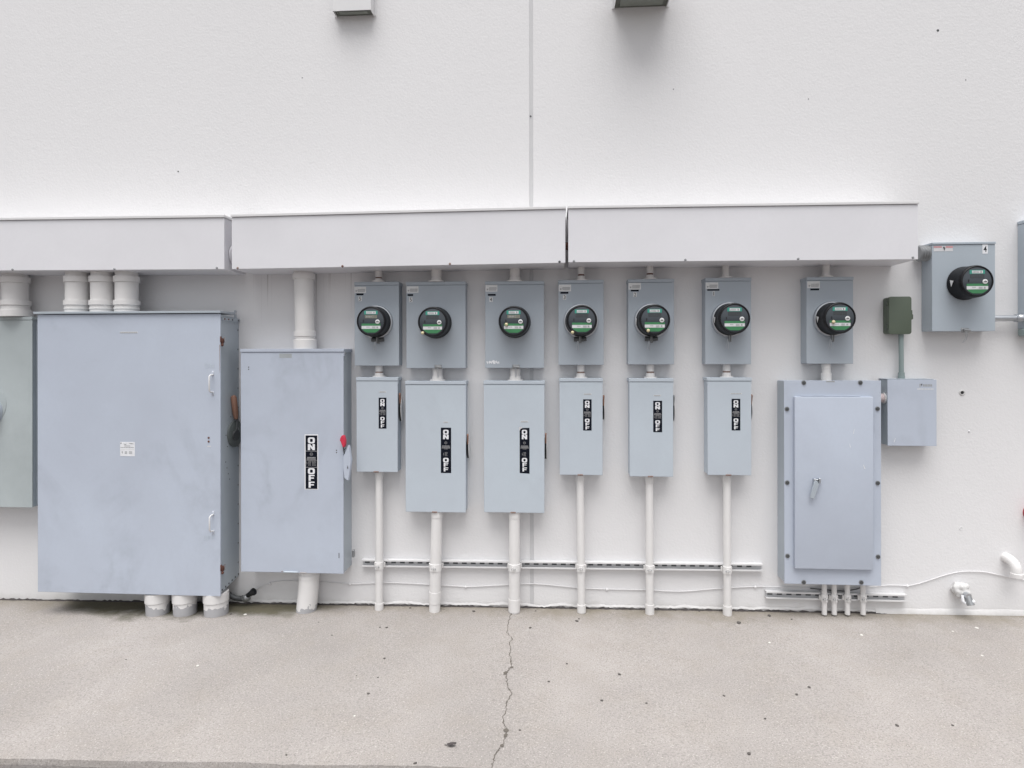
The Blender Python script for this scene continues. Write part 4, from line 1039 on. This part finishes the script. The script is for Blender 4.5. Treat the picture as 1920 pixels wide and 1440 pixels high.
# ------------------------------------------------------------------ green box
d = .062
X0, X1, Z0, Z1 = rect(1667, 1709.5, 557.7, 628.3, d)
r = thing('junction_box', ((X0+X1)/2, 0, Z0), 'small olive green box with rounded corners and a side clip', 'junction box')
def rrect(x0, x1, z0, z1, rad, y, n=6):
    pts = []
    for cx, cz, a0 in ((x1-rad, z1-rad, 0), (x0+rad, z1-rad, 90), (x0+rad, z0+rad, 180), (x1-rad, z0+rad, 270)):
        for i in range(n+1):
            a = math.radians(a0+90*i/n); pts.append((cx+rad*math.cos(a), y, cz+rad*math.sin(a)))
    return pts
b = MB(); b.prism(rrect(X0+.002, X1-.002, Z0+.002, Z1-.002, .012, 0), (0, -d+.020, 0), 'green', .0015, 2); b.build('enclosure', r)
b = MB(); b.prism(rrect(X0, X1, Z0, Z1, .013, -d+.0195), (0, -.0195, 0), 'green', .003, 3); b.build('lid', r)
b = MB(); b.box(X1-.001, X1+.007, -d+.004, -d+.028, at(1711, 601, d).z, at(1711, 583, d).z, 'green', .002, 2); b.box(X1+.005, X1+.010, -d+.002, -d+.012, at(1711, 600, d).z, at(1711, 591, d).z, 'green', .002); b.build('clip', r)
for py in (570.5, 614):
    p = at(1665, py, d); b = MB(); b.box(X0-.006, X0+.001, -d+.008, -d+.028, p.z-.011, p.z+.011, 'green', .002); b.cyl((X0-.004, -d+.016, p.z-.013), (X0-.004, -d+.016, p.z+.013), .0035, 'darksteel', 8); b.build('hinge', r)

# ------------------------------------------------------------------ box at the right edge
d = .10
X0, X1, Z0, Z1 = rect(1936, 2050, 409.5, 617.5, d)
r = thing('electrical_cabinet', ((X0+X1)/2, 0, Z0), 'blue-grey cabinet of which only a sliver shows at the right edge of the view', 'electrical cabinet')
b = MB(); b.box(X0, X1, -d, 0, Z0, Z1-.018, 'meterbox2', .003, 2); b.build('enclosure', r)
b = MB(); b.box(X0-.002, X1+.002, -d-.004, 0, Z1-.0175, Z1, 'meterbox2', .003, 2); b.build('top_lid', r)
p = at(1923, 619, .05); b = MB(); b.box(p.x-.02, p.x+.08, -.075, -.02, Z0-.040, Z0-.0005, 'emtg', .008, 2); b.build('bottom_hub', r)
# red rounded fitting beyond the right edge
p = at(1949, 968, .05); b = MB(); b.lathe((p.x, 0, p.z), (0, -1, 0), [(0, .048), (.03, .049), (.05, .046), (.064, .034), (.068, .010)], 'redpaint', 32)
tag(b.build('alarm_bell', loc=(p.x, 0, p.z), smooth=50), 'red rounded fitting barely showing at the right edge of the wall', 'alarm bell')
# white elbow pipe
p0 = at(1884, 1047, 0); pts = []; R_ = .052
for i in range(9):
    a = math.pi/2*i/8
    pts.append((p0.x+.010*math.sin(a), -.012-R_*math.sin(a), p0.z-R_*(1-math.cos(a))))
pts = [(p0.x, .01, p0.z)]+pts+[(p0.x+.011, -.0645, p0.z-R_-.03)]
b = MB(); b.tube(pts, .0245, 'pvc', 24); b.lathe(pts[-1], (0, 0, 1), [(0, .0285), (.020, .0285), (.022, .025)], 'pvc', 24)
tag(b.build('pipe_elbow', loc=p0, smooth=50), 'white elbow pipe curving down out of the wall near the right edge', 'pipe')
# empty anchor hole ring
p = at(1803.5, 738.3); b = MB(); b.lathe((p.x, .002, p.z), (0, -1, 0), [(0, .017), (.004, .016), (.007, .011), (.0045, .0085)], 'foam', 18, True, False); b.lathe((p.x, -.0015, p.z), (0, -1, 0), [(0, .009), (.001, .0085)], 'black', 14)
tag(b.build('wall_plug', loc=p, smooth=50), 'small white plug with a black hole, on the bare wall at the right', 'wall plug')
p = at(1816.5, 810.5); b = MB(); b.blob((p.x, -.001, p.z), .006, 'trim', 2, .2, (1, .6, 1)); tag(b.build('wall_anchor', loc=p), 'tiny painted anchor on the bare wall below the black plug hole', 'wall anchor')
p = at(1801, 993); b = MB(); b.lathe((p.x, .001, p.z), (0, -1, 0), [(0, .010), (.003, .0085), (.002, .005)], 'trim', 14); tag(b.build('wall_anchor', loc=p, smooth=50), 'tiny painted ring anchor on the bare wall above the wrapped tap', 'wall anchor')
# wrapped tap
p = at(1796, 1107, 0)
r = thing('wall_tap', (p.x, 0, p.z), 'painted tap with crumpled white wrapping low on the wall at the right', 'tap')
b = MB(); b.blob((p.x, -.022, p.z+.005), .044, 'foam', 4, .32, (1, .75, .95), 2); b.build('wrapping', r, smooth=40)
b = MB(); b.cyl((p.x, 0, p.z-.002), (p.x+.004, -.075, p.z-.010), .016, 'emt', 16); b.cyl((p.x+.006, -.060, p.z-.010), (p.x+.010, -.082, p.z-.052), .0165, 'steel', 16, .018); b.build('spout', r, smooth=40)
b = MB(); b.tube([(p.x-.016, -.058, p.z-.010), (p.x-.022, -.068, p.z-.034), (p.x-.012, -.070, p.z-.045)], .007, 'labelwht', 10); b.blob((p.x+.018, -.080, p.z-.032), .013, 'labelwht', 2, .2, (1.1, .8, .7)); b.build('tap_handle', r, smooth=50)
# dark pipe end near the large cabinet
p = at(460, 1113, .03)
r = thing('wall_tap', (p.x, 0, p.z), 'dark drain pipe with a metal valve end lying in the corner beside the large cabinet', 'drain valve')
b = MB(); b.tube([at(425, 1110, .05), at(432, 1116, .05), at(440, 1120, .045), at(452, 1121.5, .045), at(459, 1121, .045)], .0145, 'darksteel', 14); b.build('pipe', r, smooth=50)
b = MB(); q = at(459.5, 1120, .045); b.blob(tuple(q), .023, 'steel', 3, .35, (1, .9, 1.05), 4); b.build('valve_body', r, smooth=40)
b = MB(); q0, q1 = at(463, 1115.5, .05), at(474, 1108.5, .055)
b.tube([q0, (q0+q1)/2, q1], [.012, .015, .018], 'black', 14); b.lathe(q1, q1-q0, [(-.004, .020), (.006, .020), (.006, .014), (.001, .013)], 'black', 18); b.build('nozzle', r, smooth=50)

# ------------------------------------------------------------------ painted cable along the foot of the wall
cp = [(474, 1106), (482, 1102), (492, 1097), (505, 1092.5), (515, 1090), (530, 1088.3), (560, 1088), (580, 1089), (610, 1091), (655, 1094), (690, 1093), (720, 1092), (760, 1093), (800, 1095.5), (840, 1098), (872, 1099.5), (900, 1099), (950, 1096.5), (975, 1095), (997, 1094.5), (1020, 1096), (1060, 1100), (1090, 1103), (1135, 1105), (1180, 1106), (1215, 1107), (1260, 1109.5), (1290, 1109), (1330, 1105.5), (1370, 1103), (1415, 1101), (1470, 1101.5), (1520, 1104), (1560, 1106), (1590, 1106), (1610, 1104), (1655, 1099.5), (1680, 1099), (1700, 1100), (1720, 1096.5), (1750, 1087), (1775, 1079), (1800, 1074), (1825, 1073.5), (1850, 1075.5), (1885, 1083), (1925, 1090), (1970, 1096)]
pts = []
for i in range(len(cp)-1):
    p_1 = cp[max(i-1, 0)]; p0_ = cp[i]; p1_ = cp[i+1]; p2_ = cp[min(i+2, len(cp)-1)]
    for j in range(3):
        t = j/3
        f_ = lambda a, b_, c_, e_: .5*((2*b_)+(-a+c_)*t+(2*a-5*b_+4*c_-e_)*t*t+(-a+3*b_-3*c_+e_)*t**3)
        pts.append(at(f_(p_1[0], p0_[0], p1_[0], p2_[0]), f_(p_1[1], p0_[1], p1_[1], p2_[1]), .005))
b = MB(); b.tube(pts, .0024, 'wall', 8)
cab = tag(b.build('cable', loc=(0, 0, 0), smooth=60), 'thin white painted cable wandering along the foot of the wall', 'cable')
for px, py in ((505, 1092.7), (655, 1094), (872, 1099.5), (1137, 1105), (1415, 1101), (1700, 1100)):
    p = at(px, py, .005); b = MB(); b.blob((p.x, -.006, p.z-.002), .007, 'wall', 2, .15, (.9, .9, 1.2)); b.build('cable_clip', cab, smooth=60)
# dark stray wire behind the thin conduits
b = MB(); b.tube([at(1518, 1104.5, .015), at(1535, 1106, .02), at(1560, 1108.5, .018), at(1585, 1110, .02), at(1605, 1106, .02), at(1614, 1103, .015)], .003, 'darksteel', 8)
tag(b.build('loose_wire', loc=at(1560, 1108, .015), smooth=60), 'loose dark wire sagging behind the thin conduits under the bolted panel', 'wire')

# ------------------------------------------------------------------ litter on the concrete
darks = [(711, 1176, 1), (724, 1176.5, 1.4), (719.5, 1234.5, 1.2), (707, 1270, .8), (689, 1300.5, 1.2), (621, 1190.5, .8), (667, 1266.5, .6), (887, 1146.5, 1.6), (235, 1235, .7), (535, 1415, .8), (777, 1431, 1.2), (993, 1177.5, 1.4), (1080.5, 1165.5, 1.7), (1084.5, 1161, 1), (1384, 1169.5, 2.2), (1441, 1156.3, 1.9), (1483, 1163, 1.1), (1061.5, 1245, 1), (1027.5, 1278.5, 1.1), (1160, 1265.5, 1.4), (1127, 1314.5, 1.2), (1210.5, 1319.5, .9), (1356, 1306, 1.1), (1515.5, 1290.5, 1.3), (1492, 1304, 1.2), (1433, 1349, 1), (1680, 1362.5, 1.3), (1784.5, 1362.5, 1.0), (1402.5, 1415, 1.4), (973, 1369.5, .9), (432, 1150.5, 1.2), (596, 1166, .7), (768, 1140, 1.2), (1003, 1146, 1), (1310, 1147, 1)]
base = []
for i in range(3):
    b = MB(); b.blob((0, 0, 0), 1.0, 'stone', 2, .5, (1.25, 1.0, .55), i*3.1); o = b.build('pebble_source', loc=(0, 0, 0), smooth=20); base.append(o)
def region(px):
    return 'left part' if px < 640 else 'middle part' if px < 1280 else 'right part'
for i, (px, py, s_) in enumerate(darks):
    p = at_g(px, py); src = base[i % 3]; o = src.copy(); o.name = 'pebble'; COL.objects.link(o)
    sz = .0042*s_; o.location = (p.x, p.y, p.z+sz*.35); o.scale = (sz, sz, sz); o.rotation_euler = (0, 0, random.uniform(0, 6))
    tag(o, 'dark crumb of grit lying on the %s of the concrete' % region(px), 'pebble', 'dark grit scattered on the concrete, '+region(px))
for o in base:
    me = o.data; bpy.data.objects.remove(o)
cb = MB(); cb.blob((0, 0, 0), 1.0, 'chip', 2, .5, (1.3, 1.0, .4), 5); co = cb.build('chip_source', loc=(0, 0, 0), smooth=20)
for px, py, s_ in ((369.5, 1247, 1.2), (458.5, 1151.5, 1.6), (1830, 1180, 1.6), (1614, 1192.5, 1.4), (1441.5, 1206.5, 1.1), (1785, 1186, .9), (1840, 1231.5, 1), (663, 1342, .8)):
    p = at_g(px, py); o = co.copy(); o.name = 'paint_chip'; COL.objects.link(o)
    sz = .0045*s_; o.location = (p.x, p.y, p.z+sz*.25); o.scale = (sz, sz, sz); o.rotation_euler = (0, 0, random.uniform(0, 6))
    tag(o, 'white paint chip lying on the %s of the concrete' % region(px), 'paint chip', 'white chips scattered on the concrete, '+region(px))
bpy.data.objects.remove(co)
p = at_g(845, 1399); b = MB(); rng = random.Random(1)
n = 7; k = b.mi('leafm'); A = []; Bv = []; Cn = []
for i in range(n+1):
    t = i/n; x = p.x-.017+.034*t; w = .0095*math.sin(math.pi*min(1, t*.85+.10)); z = p.z+.004+.006*t*t
    A.append(b.bm.verts.new((x, p.y-w, z+.004))); Cn.append(b.bm.verts.new((x, p.y, z))); Bv.append(b.bm.verts.new((x, p.y+w, z+.004)))
for i in range(n):
    for q in ((A[i], A[i+1], Cn[i+1], Cn[i]), (Cn[i], Cn[i+1], Bv[i+1], Bv[i])):
        f = b.bm.faces.new(q); f.material_index = k
b.tube([(p.x-.026, p.y+.002, p.z+.003), (p.x-.017, p.y, p.z+.004)], .0011, 'leafm', 6)
tag(b.build('dead_leaf', loc=p, smooth=60), 'curled dark dead leaf on the concrete left of the crack', 'leaf')

# ------------------------------------------------------------------ light
EL, AZ = math.radians(74), math.radians(8)     # overcast: broad soft sun high in front of the wall
w = bpy.data.worlds.new("World"); S.world = w; w.use_nodes = True
nt = w.node_tree; nt.nodes.clear()
sky = nt.nodes.new('ShaderNodeTexSky'); sky.sky_type = 'NISHITA'; sky.sun_disc = False
sky.sun_elevation = EL; sky.sun_rotation = math.pi+AZ; sky.dust_density = 4.0; sky.air_density = 1.0; sky.ozone_density = 1.0
hs = nt.nodes.new('ShaderNodeHueSaturation'); hs.inputs['Saturation'].default_value = .16
bg = nt.nodes.new('ShaderNodeBackground'); bg.inputs['Strength'].default_value = .09
out = nt.nodes.new('ShaderNodeOutputWorld')
nt.links.new(sky.outputs[0], hs.inputs['Color']); nt.links.new(hs.outputs[0], bg.inputs['Color']); nt.links.new(bg.outputs[0], out.inputs[0])
ld = bpy.data.lights.new('sun', 'SUN'); ld.energy = 1.5; ld.angle = math.radians(55); ld.color = (1, .985, .965)
lo = bpy.data.objects.new('sun', ld); COL.objects.link(lo)
dirv = Vector((math.sin(AZ)*math.cos(EL), math.cos(AZ)*math.cos(EL), -math.sin(EL)))   # travels towards the wall and down
lo.rotation_euler = dirv.to_track_quat('-Z', 'Y').to_euler(); lo.location = (0, -6, 8)

S.view_settings.view_transform = 'Standard'; S.view_settings.look = 'None'
S.view_settings.gamma = 1; S.view_settings.exposure = 0.98
S.cycles.max_bounces = 10; S.cycles.diffuse_bounces = 6
for o in S.objects:
    if 'org' in o: del o['org']
